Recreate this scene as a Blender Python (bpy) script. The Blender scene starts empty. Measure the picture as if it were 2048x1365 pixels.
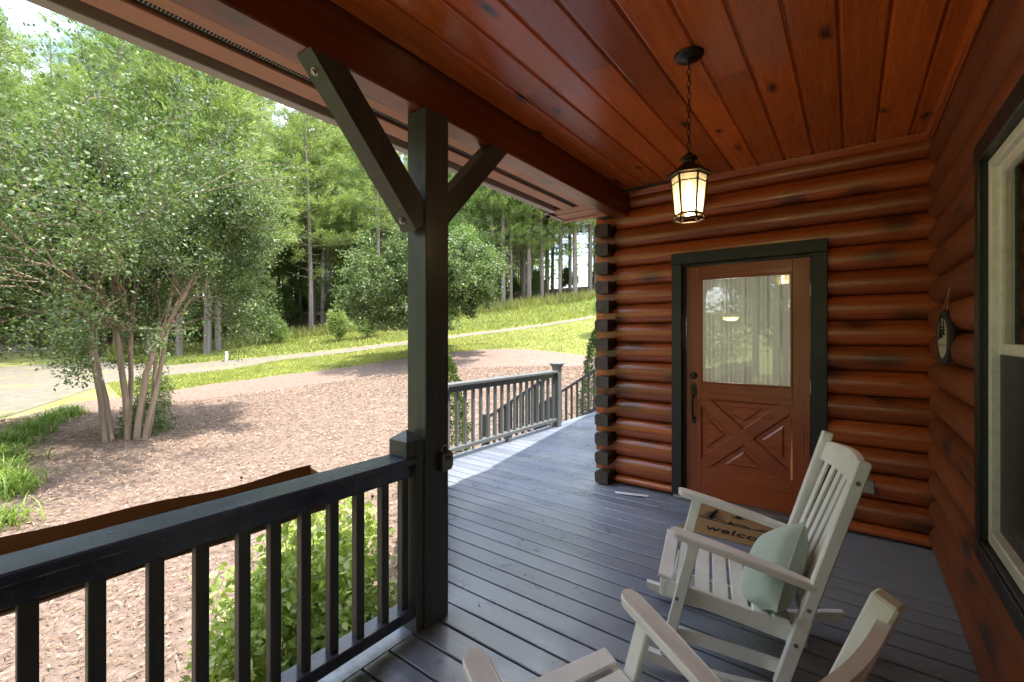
import bpy, bmesh, math, random
import numpy as np
from mathutils import Vector, Matrix, Euler
random.seed(7); RNG = np.random.default_rng(11)
PI = math.pi
scene = bpy.context.scene
COL = scene.collection

# ------------------------------------------------------------------ camera, world, sun, exposure
cam = bpy.data.cameras.new('camera'); camo = bpy.data.objects.new('camera', cam); COL.objects.link(camo)
CAM_H = 1.46; YAW = math.radians(37.0); FPX = 898.0
camo.location = (0, 0, CAM_H); camo.rotation_euler = (PI/2, 0, YAW)
cam.sensor_width = 36; cam.lens = FPX/2048*36; cam.shift_y = -13.5/2048
cam.clip_start = 0.02; cam.clip_end = 1500
scene.camera = camo
SUN_DIR = Vector((0.29, 0.07, 1.0)).normalized()          # towards the sun
elev = math.asin(SUN_DIR.z); azim = math.atan2(SUN_DIR.x, SUN_DIR.y)
world = bpy.data.worlds.new('World'); scene.world = world; world.use_nodes = True
nt = world.node_tree; nt.nodes.clear()
wo = nt.nodes.new('ShaderNodeOutputWorld'); bg = nt.nodes.new('ShaderNodeBackground')
sky = nt.nodes.new('ShaderNodeTexSky'); sky.sky_type = 'NISHITA'; sky.sun_disc = False
sky.sun_elevation = elev; sky.sun_rotation = azim; sky.air_density = 1.1; sky.dust_density = 1.2; sky.ozone_density = 1.6
tc = nt.nodes.new('ShaderNodeTexCoord'); mp = nt.nodes.new('ShaderNodeMapping'); mp.inputs['Scale'].default_value = (1.6, 1.6, 4.0)
nz = nt.nodes.new('ShaderNodeTexNoise'); nz.inputs['Scale'].default_value = 1.7; nz.inputs['Detail'].default_value = 7; nz.inputs['Roughness'].default_value = .58
rp = nt.nodes.new('ShaderNodeValToRGB'); rp.color_ramp.elements[0].position = .42; rp.color_ramp.elements[1].position = .60
mx = nt.nodes.new('ShaderNodeMix'); mx.data_type = 'RGBA'; mx.inputs['B'].default_value = (10.0, 10.3, 11.0, 1)
nt.links.new(tc.outputs['Generated'], mp.inputs['Vector']); nt.links.new(mp.outputs[0], nz.inputs['Vector'])
nt.links.new(nz.outputs['Fac'], rp.inputs['Fac']); nt.links.new(rp.outputs['Color'], mx.inputs['Factor'])
nt.links.new(sky.outputs[0], mx.inputs['A']); nt.links.new(mx.outputs['Result'], bg.inputs['Color'])
bg.inputs['Strength'].default_value = 0.15; nt.links.new(bg.outputs[0], wo.inputs['Surface'])
sl = bpy.data.lights.new('sun', 'SUN'); sl.energy = 2.75; sl.angle = math.radians(.55); sl.color = (1, .95, .86)
so = bpy.data.objects.new('sun', sl); COL.objects.link(so); so.rotation_euler = SUN_DIR.to_track_quat('Z', 'Y').to_euler(); so.location = (5, 5, 30)
scene.view_settings.view_transform = 'Standard'; scene.view_settings.look = 'None'
scene.view_settings.gamma = 1; scene.view_settings.exposure = 2.06
try: scene.view_settings.use_curve_mapping = False
except Exception: pass
scene.render.engine = 'CYCLES'
scene.cycles.max_bounces = 8; scene.cycles.diffuse_bounces = 5; scene.cycles.transparent_max_bounces = 12

# ------------------------------------------------------------------ helpers
class MB:
    """collects shapes for ONE mesh object"""
    def __init__(s): s.v = []; s.f = []; s.m = []
    def add(s, vs, fs, mi=0):
        n = len(s.v); s.v += [tuple(p) for p in vs]; s.f += [tuple(n+i for i in f) for f in fs]; s.m += [mi]*len(fs)
    def obox(s, c, ax, h, ch=0.0, mi=0):
        """oriented box: centre, three unit axes, half sizes, chamfer"""
        c = Vector(c); ax = [Vector(a) for a in ax]
        ch = min(ch, min(h)*.45)
        if ch <= 0:
            vs = [c+ax[0]*h[0]*x+ax[1]*h[1]*y+ax[2]*h[2]*z for x in (-1, 1) for y in (-1, 1) for z in (-1, 1)]
            s.add(vs, [(0,1,3,2),(4,6,7,5),(0,4,5,1),(2,3,7,6),(0,2,6,4),(1,5,7,3)], mi); return
        vs = []; idx = {}
        for sx in (-1, 1):
            for sy in (-1, 1):
                for sz in (-1, 1):
                    for k in range(3):
                        q = [h[0], h[1], h[2]]
                        for j in range(3):
                            if j != k: q[j] -= ch
                        idx[(sx, sy, sz, k)] = len(vs)
                        vs.append(c+ax[0]*q[0]*sx+ax[1]*q[1]*sy+ax[2]*q[2]*sz)
        fs = []
        I = lambda a, b, d, k: idx[(a, b, d, k)]
        for t in (-1, 1):
            fs.append([I(t,-1,-1,0), I(t,1,-1,0), I(t,1,1,0), I(t,-1,1,0)][::t])
            fs.append([I(-1,t,-1,1), I(-1,t,1,1), I(1,t,1,1), I(1,t,-1,1)][::t])
            fs.append([I(-1,-1,t,2), I(1,-1,t,2), I(1,1,t,2), I(-1,1,t,2)][::t])
        for a in (-1, 1):
            for b in (-1, 1):
                fs.append([I(a,b,-1,0), I(a,b,1,0), I(a,b,1,1), I(a,b,-1,1)][::-a*b])
                fs.append([I(a,-1,b,0), I(a,1,b,0), I(a,1,b,2), I(a,-1,b,2)][::a*b])
                fs.append([I(-1,a,b,1), I(1,a,b,1), I(1,a,b,2), I(-1,a,b,2)][::-a*b])
                for d in (-1, 1):
                    fs.append([I(a,b,d,0), I(a,b,d,1), I(a,b,d,2)][::a*b*d])
        s.add(vs, fs, mi)
    def box(s, x0, x1, y0, y1, z0, z1, ch=0.0, mi=0):
        s.obox(((x0+x1)/2, (y0+y1)/2, (z0+z1)/2), ((1,0,0),(0,1,0),(0,0,1)), (abs(x1-x0)/2, abs(y1-y0)/2, abs(z1-z0)/2), ch, mi)
    def bar(s, a, b, w, t, up=(0,0,1), ch=0.0, mi=0):
        """bar from a to b; w = size along side, t = size along 'up'"""
        a = Vector(a); b = Vector(b); d = b-a; L = d.length; d.normalize(); up = Vector(up)
        side = d.cross(up).normalized(); u = side.cross(d).normalized()
        s.obox((a+b)/2, (d, side, u), (L/2, w/2, t/2), ch, mi)
    def prism(s, pts, axis, a, b, mi=0):
        """closed 2-D polygon extruded along axis ('x','y','z') from a to b"""
        def P(p, t):
            if axis == 'x': return (t, p[0], p[1])
            if axis == 'y': return (p[0], t, p[1])
            return (p[0], p[1], t)
        n = len(pts); vs = [P(p, a) for p in pts]+[P(p, b) for p in pts]
        fs = [tuple(range(n))[::-1], tuple(range(n, 2*n))]+[(i, (i+1) % n, n+(i+1) % n, n+i) for i in range(n)]
        s.add(vs, fs, mi)
    def tube(s, pts, rad, n=8, mi=0, cap=True):
        pts = [Vector(p) for p in pts]; m = len(pts)
        if not hasattr(rad, '__len__'): rad = [rad]*m
        vs = []; prev = None
        for i, p in enumerate(pts):
            d = (pts[min(i+1, m-1)]-pts[max(i-1, 0)])
            if d.length < 1e-9: d = Vector((0, 0, 1))
            d.normalize()
            r = prev if prev is not None else (Vector((1, 0, 0)) if abs(d.x) < .8 else Vector((0, 1, 0)))
            r = (r-d*r.dot(d)).normalized(); prev = r; q = d.cross(r)
            for k in range(n):
                t = 2*PI*k/n; vs.append(p+(r*math.cos(t)+q*math.sin(t))*rad[i])
        fs = [(i*n+k, i*n+(k+1) % n, (i+1)*n+(k+1) % n, (i+1)*n+k) for i in range(m-1) for k in range(n)]
        if cap: fs += [tuple(range(n))[::-1], tuple(range((m-1)*n, m*n))]
        s.add(vs, fs, mi)
    def lathe(s, prof, c=(0,0,0), n=24, rot=0.0, mi=0, axis='z'):
        vs = []
        for r, z in prof:
            for k in range(n):
                t = 2*PI*k/n+rot
                a, b = r*math.cos(t), r*math.sin(t)
                vs.append((c[0]+a, c[1]+b, c[2]+z) if axis == 'z' else ((c[0]+a, c[1]+z, c[2]+b) if axis == 'y' else (c[0]+z, c[1]+a, c[2]+b)))
        m = len(prof)
        fs = [(i*n+k, i*n+(k+1) % n, (i+1)*n+(k+1) % n, (i+1)*n+k) for i in range(m-1) for k in range(n)]
        fs += [tuple(range(n))[::-1], tuple(range((m-1)*n, m*n))]
        s.add(vs, fs, mi)
    def mesh(s, name, mats, smooth=None):
        me = bpy.data.meshes.new(name); me.from_pydata(s.v, [], s.f)
        for m in (mats if isinstance(mats, (list, tuple)) else [mats]): me.materials.append(m)
        bm = bmesh.new(); bm.from_mesh(me); bmesh.ops.recalc_face_normals(bm, faces=bm.faces); bm.to_mesh(me); bm.free()
        if any(s.m): me.polygons.foreach_set('material_index', s.m)
        if smooth is not None:
            me.polygons.foreach_set('use_smooth', [True]*len(me.polygons))
            me.update(); me.set_sharp_from_angle(angle=math.radians(smooth))
        me.update(); return me
    def build(s, name, mats, parent=None, smooth=None):
        return link(name, s.mesh(name, mats, smooth), parent)

def link(name, me, parent=None):
    o = bpy.data.objects.new(name, me); COL.objects.link(o)
    if parent is not None:
        o.parent = parent
        p = parent
        loc = Vector(parent.get('_w', (0, 0, 0)))
        if loc.length > 0: o.matrix_parent_inverse = Matrix.Translation(-loc)
        o['_w'] = list(loc) if False else (0, 0, 0)
    return o
def tag(o, label=None, cat=None, group=None, kind=None):
    if label: o['label'] = label
    if cat: o['category'] = cat
    if group: o['group'] = group
    if kind: o['kind'] = kind
    return o
def thing(name, loc, label, cat, group=None):
    """Empty at a thing's base; children are given in WORLD coordinates"""
    o = bpy.data.objects.new(name, None); COL.objects.link(o); o.location = loc; o.empty_display_size = .1
    o['_w'] = tuple(loc); return tag(o, label, cat, group)
def structure(o): o['kind'] = 'structure'; return o
def copy_tree(o, parent=None):
    c = o.copy(); COL.objects.link(c); c.parent = parent
    for ch in list(o.children): copy_tree(ch, c)
    return c
def leaf_mesh(name, P, D, N, L, W, mat, fold=False):
    """P base points, D leaf directions, N leaf normals, L lengths, W widths: one diamond face per leaf"""
    n = len(P)
    D = D/np.maximum(np.linalg.norm(D, axis=1, keepdims=True), 1e-9)
    S = np.cross(D, N); S /= np.maximum(np.linalg.norm(S, axis=1, keepdims=True), 1e-9)
    L = np.broadcast_to(np.asarray(L, float).reshape(-1, 1), (n, 1)); W = np.broadcast_to(np.asarray(W, float).reshape(-1, 1), (n, 1))
    if fold:
        U = np.cross(S, D)
        V = np.stack([P, P+D*L*.32+S*W*.5+U*W*.12, P+D*L*.72+S*W*.38+U*W*.05, P+D*L-U*L*.12, P+D*L*.72-S*W*.38+U*W*.05, P+D*L*.32-S*W*.5+U*W*.12, P+D*L*.5], axis=1)
        f = np.array([[0,1,6,5],[1,2,3,6],[6,3,4,5]]); k = 7
        F = (np.arange(n)[:, None, None]*k+f[None]).reshape(-1, 4)
    else:
        V = np.stack([P, P+D*L*.45+S*W*.5, P+D*L, P+D*L*.45-S*W*.5], axis=1); k = 4
        F = np.arange(n*4).reshape(-1, 4)
    me = bpy.data.meshes.new(name); V = V.reshape(-1, 3); nf = len(F)
    me.vertices.add(len(V)); me.vertices.foreach_set('co', V.astype(np.float32).ravel())
    me.loops.add(nf*4); me.loops.foreach_set('vertex_index', F.astype(np.int32).ravel())
    me.polygons.add(nf); me.polygons.foreach_set('loop_start', (np.arange(nf)*4).astype(np.int32))
    me.materials.append(mat); me.update(calc_edges=True); me.validate(); return me
def rdir(n, up=0.0, rng=RNG):
    d = rng.normal(size=(n, 3)); d /= np.linalg.norm(d, axis=1, keepdims=True); d[:, 2] += up
    return d/np.linalg.norm(d, axis=1, keepdims=True)

# ------------------------------------------------------------------ materials
def newmat(name):
    m = bpy.data.materials.new(name); m.use_nodes = True; t = m.node_tree; b = t.nodes['Principled BSDF']; return m, t, b
def N(t, typ, **kw):
    n = t.nodes.new(typ)
    for k, v in kw.items():
        if hasattr(n, k) and not k[0].isupper(): setattr(n, k, v)
    return n
def coords(t, scale=(1,1,1), rand=True, mode='Object'):
    tc = t.nodes.new('ShaderNodeTexCoord'); mp = t.nodes.new('ShaderNodeMapping'); mp.inputs['Scale'].default_value = scale
    src = tc.outputs[mode]
    if rand:
        oi = t.nodes.new('ShaderNodeObjectInfo'); mm = t.nodes.new('ShaderNodeMath'); mm.operation = 'MULTIPLY'; mm.inputs[1].default_value = 37.0
        ad = t.nodes.new('ShaderNodeVectorMath'); ad.operation = 'ADD'
        t.links.new(oi.outputs['Random'], mm.inputs[0]); t.links.new(src, ad.inputs[0]); t.links.new(mm.outputs[0], ad.inputs[1]); src = ad.outputs[0]
    t.links.new(src, mp.inputs['Vector']); return mp.outputs[0]
def noise(t, vec, scale, detail=4, rough=.55, dist=0):
    n = t.nodes.new('ShaderNodeTexNoise'); n.inputs['Scale'].default_value = scale; n.inputs['Detail'].default_value = detail
    n.inputs['Roughness'].default_value = rough; n.inputs['Distortion'].default_value = dist; t.links.new(vec, n.inputs['Vector']); return n.outputs['Fac']
def ramp(t, fac, stops):
    r = t.nodes.new('ShaderNodeValToRGB'); e = r.color_ramp.elements
    while len(e) > len(stops): e.remove(e[-1])
    while len(e) < len(stops): e.new(.5)
    for i, (p, c) in enumerate(stops):
        e[i].position = p; e[i].color = c if len(c) == 4 else (*c, 1)
    t.links.new(fac, r.inputs['Fac']); return r.outputs['Color']
def mixc(t, a, b, fac, mode='MIX'):
    m = t.nodes.new('ShaderNodeMix'); m.data_type = 'RGBA'; m.blend_type = mode
    for k, v in (('A', a), ('B', b), ('Factor', fac)):
        if hasattr(v, 'links'): t.links.new(v, m.inputs[k])
        elif k == 'Factor': m.inputs[k].default_value = v
        else: m.inputs[k].default_value = (*v, 1) if len(v) == 3 else v
    return m.outputs['Result']
def bump(t, b, h, strength=.3, dist=.01):
    n = t.nodes.new('ShaderNodeBump'); n.inputs['Strength'].default_value = strength; n.inputs['Distance'].default_value = dist
    t.links.new(h, n.inputs['Height']); t.links.new(n.outputs[0], b.inputs['Normal'])
def mapr(t, v, a, b, c, d):
    m = t.nodes.new('ShaderNodeMapRange'); t.links.new(v, m.inputs[0])
    for i, x in enumerate((a, b, c, d)): m.inputs[1+i].default_value = x
    return m.outputs[0]

def wood_mat(name, axis, dark, light, rough=.3, knot=.9, coat=.0, gscale=1.0, var=.35, kr=.22, gate_=.5, ksc=1.0, gc=1.0, bp=.08, dep=None, crack=0):
    mean = [(a+c)/2 for a, c in zip(dark, light)]; dark = tuple(m_+(a-m_)*gc for a, m_ in zip(dark, mean)); light = tuple(m_+(a-m_)*gc for a, m_ in zip(light, mean))
    """stained boards: grain runs along axis"""
    m, t, b = newmat(name)
    st = {'x': (.14, 7, 7), 'y': (7, .14, 7), 'z': (7, 7, .14)}[axis]
    v = coords(t, tuple(k*gscale for k in st))
    g = noise(t, v, 3.2, 6, .62, .5); g2 = noise(t, v, 14, 3, .6)
    col = ramp(t, g, [(.32, dark), (.52, tuple((a+c)/2 for a, c in zip(dark, light))), (.72, light)])
    col = mixc(t, col, ramp(t, g2, [(.3, (.72, .72, .72)), (.7, (1.08, 1.08, 1.08))]), .5*gc, 'MULTIPLY')
    # broad tone
    v2 = coords(t, (1, 1, 1)); bt = noise(t, v2, 1.3, 3, .5)
    col = mixc(t, col, ramp(t, bt, [(.3, (.72, .66, .62)), (.7, (1.12, 1.1, 1.08))]), .6, 'MULTIPLY')
    oi = t.nodes.new('ShaderNodeObjectInfo')
    col = mixc(t, col, ramp(t, oi.outputs['Random'], [(0, (1-var,)*3), (1, (1+var*.5,)*3)]), 1.0, 'MULTIPLY')
    # knots
    ks = {'x': (2.6, 5.5, 5.5), 'y': (5.5, 2.6, 5.5), 'z': (5.5, 5.5, 2.6)}[axis]
    vk = coords(t, tuple(k_*ksc for k_ in ks)); vo = t.nodes.new('ShaderNodeTexVoronoi'); vo.inputs['Scale'].default_value = 1.0
    nk = t.nodes.new('ShaderNodeTexNoise'); nk.inputs['Scale'].default_value = 3.5; t.links.new(vk, nk.inputs['Vector'])
    mv = t.nodes.new('ShaderNodeMix'); mv.data_type = 'VECTOR'; mv.inputs['Factor'].default_value = .22
    t.links.new(vk, mv.inputs['A']); t.links.new(nk.outputs['Color'], mv.inputs['B'])
    vo.voronoi_dimensions = '2D'; sx_ = t.nodes.new('ShaderNodeSeparateXYZ'); cx_ = t.nodes.new('ShaderNodeCombineXYZ'); t.links.new(mv.outputs['Result'], sx_.inputs[0])
    ga = 'xyz'.index(axis); dp = dep if dep is not None else {'x': 1, 'y': 2, 'z': 1}[axis]; oa = 3-ga-dp
    t.links.new(sx_.outputs[ga], cx_.inputs[0]); t.links.new(sx_.outputs[oa], cx_.inputs[1]); t.links.new(cx_.outputs[0], vo.inputs['Vector'])
    kf = mapr(t, vo.outputs['Distance'], kr*.2, kr, 1, 0)
    gate = t.nodes.new('ShaderNodeMath'); gate.operation = 'GREATER_THAN'; gate.inputs[1].default_value = gate_
    sep = t.nodes.new('ShaderNodeSeparateColor'); t.links.new(vo.outputs['Color'], sep.inputs[0]); t.links.new(sep.outputs[0], gate.inputs[0])
    mu = t.nodes.new('ShaderNodeMath'); mu.operation = 'MULTIPLY'; t.links.new(kf, mu.inputs[0]); t.links.new(gate.outputs[0], mu.inputs[1])
    mu2 = t.nodes.new('ShaderNodeMath'); mu2.operation = 'MULTIPLY'; mu2.inputs[1].default_value = knot; t.links.new(mu.outputs[0], mu2.inputs[0])
    col = mixc(t, col, (.028, .016, .012), mu2.outputs[0])
    if crack:
        cs = {'x': (.22, 3, 9), 'y': (3, .22, 9), 'z': (9, 3, .22)}[axis]
        cn = noise(t, coords(t, cs), 1.0, 2, .4); ab = t.nodes.new('ShaderNodeMath'); ab.operation = 'SUBTRACT'; ab.inputs[1].default_value = .5; t.links.new(cn, ab.inputs[0])
        ab2 = t.nodes.new('ShaderNodeMath'); ab2.operation = 'ABSOLUTE'; t.links.new(ab.outputs[0], ab2.inputs[0])
        line = mapr(t, ab2.outputs[0], .0025, .0065, 1, 0); gt = mapr(t, noise(t, coords(t, (1.2, 1.2, 1.2)), 1.0, 2), .50, .56, 0, crack)
        ml = t.nodes.new('ShaderNodeMath'); ml.operation = 'MULTIPLY'; t.links.new(line, ml.inputs[0]); t.links.new(gt, ml.inputs[1])
        col = mixc(t, col, (.055, .022, .010), ml.outputs[0])
    t.links.new(col, b.inputs['Base Color'])
    t.links.new(mapr(t, g2, .3, .7, rough*.8, rough*1.3), b.inputs['Roughness'])
    b.inputs['Coat Weight'].default_value = coat; b.inputs['Coat Roughness'].default_value = .18
    bump(t, b, g, bp, .003); return m
def paint_mat(name, col, rough=.45, var=.12, grain=None, bumps=.25, spec=.5):
    m, t, b = newmat(name)
    sc = {'x': (.6, 12, 12), 'y': (12, .6, 12), 'z': (12, 12, .6), None: (3, 3, 3)}[grain]
    v = coords(t, sc); g = noise(t, v, 3, 5, .6)
    v2 = coords(t, (1, 1, 1)); w = noise(t, v2, 6, 5, .6)
    c = ramp(t, g, [(.3, tuple(x*(1-var) for x in col)), (.7, tuple(x*(1+var) for x in col))])
    c = mixc(t, c, ramp(t, w, [(.3, (.8, .8, .8)), (.7, (1.1, 1.1, 1.1))]), .6, 'MULTIPLY')
    t.links.new(c, b.inputs['Base Color']); t.links.new(mapr(t, w, .3, .7, rough*.8, rough*1.25), b.inputs['Roughness'])
    b.inputs['Specular IOR Level'].default_value = spec
    bump(t, b, g, bumps, .002); return m
def leaf_mat(name, c1, c2, c3=None, trans=.35, rough=.45):
    m, t, b = newmat(name)
    ge = t.nodes.new('ShaderNodeNewGeometry')
    stops = [(0, c1), (1, c2)] if c3 is None else [(0, c1), (.6, c2), (1, c3)]
    col = ramp(t, ge.outputs['Random Per Island'], stops)
    v = coords(t, (1, 1, 1), rand=False); w = noise(t, v, .9, 3)
    col = mixc(t, col, ramp(t, w, [(.3, (.7, .75, .7)), (.7, (1.25, 1.2, 1.1))]), .8, 'MULTIPLY')
    oi = t.nodes.new('ShaderNodeObjectInfo')
    col = mixc(t, col, ramp(t, oi.outputs['Random'], [(0, (.8, .86, .8)), (1, (1.2, 1.14, 1.05))]), 1, 'MULTIPLY')
    t.links.new(col, b.inputs['Base Color']); b.inputs['Roughness'].default_value = rough
    tr = t.nodes.new('ShaderNodeBsdfTranslucent'); ms = t.nodes.new('ShaderNodeMixShader'); ms.inputs[0].default_value = trans
    tcol = mixc(t, col, (1.25, 1.4, .60), 1.0, 'MULTIPLY')
    t.links.new(tcol, tr.inputs['Color']); out = t.nodes['Material Output']
    t.links.new(b.outputs[0], ms.inputs[1]); t.links.new(tr.outputs[0], ms.inputs[2]); t.links.new(ms.outputs[0], out.inputs['Surface']); return m
def plain(name, col, rough=.5, metal=0, emit=None, es=0):
    m, t, b = newmat(name); b.inputs['Base Color'].default_value = (*col, 1); b.inputs['Roughness'].default_value = rough; b.inputs['Metallic'].default_value = metal
    v = coords(t, (1, 1, 1)); g = noise(t, v, 25, 4)
    c = mixc(t, col, ramp(t, g, [(.3, (.8, .8, .8)), (.7, (1.15, 1.15, 1.15))]), .6, 'MULTIPLY'); t.links.new(c, b.inputs['Base Color'])
    if emit: b.inputs['Emission Color'].default_value = (*emit, 1); b.inputs['Emission Strength'].default_value = es
    return m

M = {}
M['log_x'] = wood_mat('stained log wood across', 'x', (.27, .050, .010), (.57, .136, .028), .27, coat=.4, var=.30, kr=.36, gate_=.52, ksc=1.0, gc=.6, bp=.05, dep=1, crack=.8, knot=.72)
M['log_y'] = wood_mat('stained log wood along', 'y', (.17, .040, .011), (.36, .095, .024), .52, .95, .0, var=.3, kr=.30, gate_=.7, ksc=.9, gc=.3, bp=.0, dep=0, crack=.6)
M['ceil'] = wood_mat('stained ceiling pine', 'y', (.48, .092, .014), (.70, .160, .026), .26, .95, .3, var=.34, kr=.20, gate_=.76, ksc=1.25, gc=.6, bp=.04, dep=2)
M['beam'] = wood_mat('stained beam', 'y', (.16, .032, .010), (.34, .080, .022), .32, .8, .2)
M['soffit'] = wood_mat('painted soffit board', 'y', (.44, .19, .115), (.56, .25, .155), .5, .25, 0, var=.08)
M['soffit_x'] = wood_mat('painted soffit board across', 'x', (.44, .19, .115), (.56, .25, .155), .5, .25, 0, var=.08)
M['door_z'] = wood_mat('stained door wood upright', 'z', (.29, .060, .016), (.38, .085, .024), .28, .2, .2, var=.06)
M['door_x'] = wood_mat('stained door wood across', 'x', (.29, .060, .016), (.38, .085, .024), .28, .2, .2, var=.06)
M['log_end'] = wood_mat('weathered dark log end', 'y', (.028, .018, .014), (.075, .052, .042), .6, .5, 0, var=.25)
M['dark'] = paint_mat('dark green black paint', (.060, .067, .060), .42, .2, 'z', .5, .35)
M['dark_y'] = paint_mat('sky tinted dark paint along', (.045, .054, .085), .26, .15, 'y', .3)  # blue in the base colour stands for sky reflected on the rails
M['trim'] = paint_mat('dark trim paint', (.015, .017, .016), .42, .15, 'z', .2)
M['white'] = paint_mat('white chair paint', (.90, .89, .86), .38, .03, None, .08)
M['white_worn'] = paint_mat('white chair paint worn', (.87, .83, .80), .45, .05, None, .12)
M['vinyl'] = plain('cream vinyl', (.80, .78, .70), .35)
M['fascia'] = paint_mat('grey fascia paint', (.42, .37, .35), .5, .05, 'y', .1)
M['iron'] = plain('blackened bronze', (.035, .028, .022), .42, .6)
M['bronze'] = plain('aged bronze', (.060, .042, .026), .45, .7)
M['steel'] = plain('galvanised steel', (.32, .32, .31), .45, .8)
M['black_hole'] = plain('dark recess', (.01, .006, .005), .8)
M['rust'] = wood_mat('rusty brown metal', 'y', (.26, .13, .040), (.36, .19, .065), .55, 0, 0)
M['grey_deck'] = None

def end_mat():
    m, t, b = newmat('dark sawn log end')
    tc = t.nodes.new('ShaderNodeTexCoord'); mp = t.nodes.new('ShaderNodeMapping'); mp.inputs['Location'].default_value = (-.42, 0, -.40); mp.inputs['Scale'].default_value = (1, 0, .8); t.links.new(tc.outputs['Generated'], mp.inputs['Vector'])
    w = t.nodes.new('ShaderNodeTexWave'); w.wave_type = 'RINGS'; w.rings_direction = 'Y'; w.inputs['Scale'].default_value = 3.2; w.inputs['Distortion'].default_value = 2.2; w.inputs['Detail'].default_value = 3; t.links.new(mp.outputs[0], w.inputs['Vector'])
    n1 = noise(t, coords(t, (1, 1, 1)), 14, 6, .7)
    col = ramp(t, w.outputs['Fac'], [(.2, (.040, .028, .023)), (.8, (.105, .076, .062))])
    col = mixc(t, col, ramp(t, n1, [(.35, (.45, .42, .4)), (.65, (1.25, 1.2, 1.15))]), .8, 'MULTIPLY')
    t.links.new(col, b.inputs['Base Color']); b.inputs['Roughness'].default_value = .7; bump(t, b, n1, .5, .004); return m
M['log_end'] = end_mat()
def deck_mat():
    m, t, b = newmat('sky tinted deck paint')
    v = coords(t, (.5, 10, 10)); g = noise(t, v, 3, 5, .6)
    col = ramp(t, g, [(.3, (.155, .178, .235)), (.7, (.215, .240, .305))])  # grey paint with the reflected blue sky put into its colour
    oi = t.nodes.new('ShaderNodeObjectInfo')
    col = mixc(t, col, ramp(t, oi.outputs['Random'], [(0, (.82, .82, .82)), (1, (1.15, 1.15, 1.15))]), 1, 'MULTIPLY')
    # pollen and worn specks, gathered in drifts towards the sheltered end
    v2 = coords(t, (1, 1, 1), rand=False)
    sp = noise(t, v2, 75, 3, .75); sp = mapr(t, sp, .58, .66, 0, 1)
    big = noise(t, v2, 2.1, 4, .6)
    sepx = t.nodes.new('ShaderNodeSeparateXYZ'); t.links.new(v2, sepx.inputs[0])
    gx = mapr(t, sepx.outputs[0], -1.3, .1, 0, .32)
    ad = t.nodes.new('ShaderNodeMath'); ad.operation = 'ADD'; t.links.new(big, ad.inputs[0]); t.links.new(gx, ad.inputs[1])
    bm_ = mapr(t, ad.outputs[0], .52, .74, 0, 1)
    mu = t.nodes.new('ShaderNodeMath'); mu.operation = 'MULTIPLY'; t.links.new(sp, mu.inputs[0]); t.links.new(bm_, mu.inputs[1])
    mu2 = t.nodes.new('ShaderNodeMath'); mu2.operation = 'MULTIPLY'; mu2.inputs[1].default_value = .75; t.links.new(mu.outputs[0], mu2.inputs[0])
    col = mixc(t, col, (.20, .208, .212), mapr(t, ad.outputs[0], .5, .82, 0, .92))  # painted sky blue gives way to neutral grey towards the wall
    col = mixc(t, col, (.42, .42, .38), mu2.outputs[0])
    # grime near the railing
    gr = mapr(t, sepx.outputs[0], -1.35, -1.62, 0, 1); gy = mapr(t, sepx.outputs[1], 1.55, 1.15, 0, 1)
    m3 = t.nodes.new('ShaderNodeMath'); m3.operation = 'MULTIPLY'; t.links.new(gr, m3.inputs[0]); t.links.new(gy, m3.inputs[1])
    m4 = t.nodes.new('ShaderNodeMath'); m4.operation = 'MULTIPLY'; t.links.new(m3.outputs[0], m4.inputs[0]); t.links.new(mapr(t, noise(t, v2, 9, 6, .7), .40, .6, 0, .85), m4.inputs[1])
    col = mixc(t, col, (.045, .040, .026), m4.outputs[0])
    t.links.new(col, b.inputs['Base Color'])
    w = noise(t, v2, 5, 5, .6)
    r = mapr(t, w, .3, .7, .24, .40)
    ra = t.nodes.new('ShaderNodeMath'); ra.operation = 'ADD'; t.links.new(r, ra.inputs[0]); t.links.new(mapr(t, ad.outputs[0], .5, .8, 0, .3), ra.inputs[1])
    t.links.new(ra.outputs[0], b.inputs['Roughness']); b.inputs['Specular IOR Level'].default_value = .9
    bump(t, b, g, .25, .002); return m
M['deck'] = deck_mat()

def glass_mat(name, tint=(.9, .93, .9), refl=1.0):
    m, t, b = newmat(name); t.nodes.remove(b); out = t.nodes['Material Output']
    tr = t.nodes.new('ShaderNodeBsdfTransparent'); tr.inputs[0].default_value = (*tint, 1)
    gl = t.nodes.new('ShaderNodeBsdfGlossy'); gl.inputs['Roughness'].default_value = .01; gl.inputs['Color'].default_value = (refl, refl, refl, 1)
    fr = t.nodes.new('ShaderNodeFresnel'); fr.inputs['IOR'].default_value = 1.7
    mt = t.nodes.new('ShaderNodeMath'); mt.operation = 'MULTIPLY'; mt.inputs[1].default_value = .95; mt.use_clamp = True; t.links.new(fr.outputs[0], mt.inputs[0])
    ms = t.nodes.new('ShaderNodeMixShader'); t.links.new(mt.outputs[0], ms.inputs[0]); t.links.new(tr.outputs[0], ms.inputs[1]); t.links.new(gl.outputs[0], ms.inputs[2])
    t.links.new(ms.outputs[0], out.inputs['Surface']); return m
M['glass'] = glass_mat('window glass')

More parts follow.
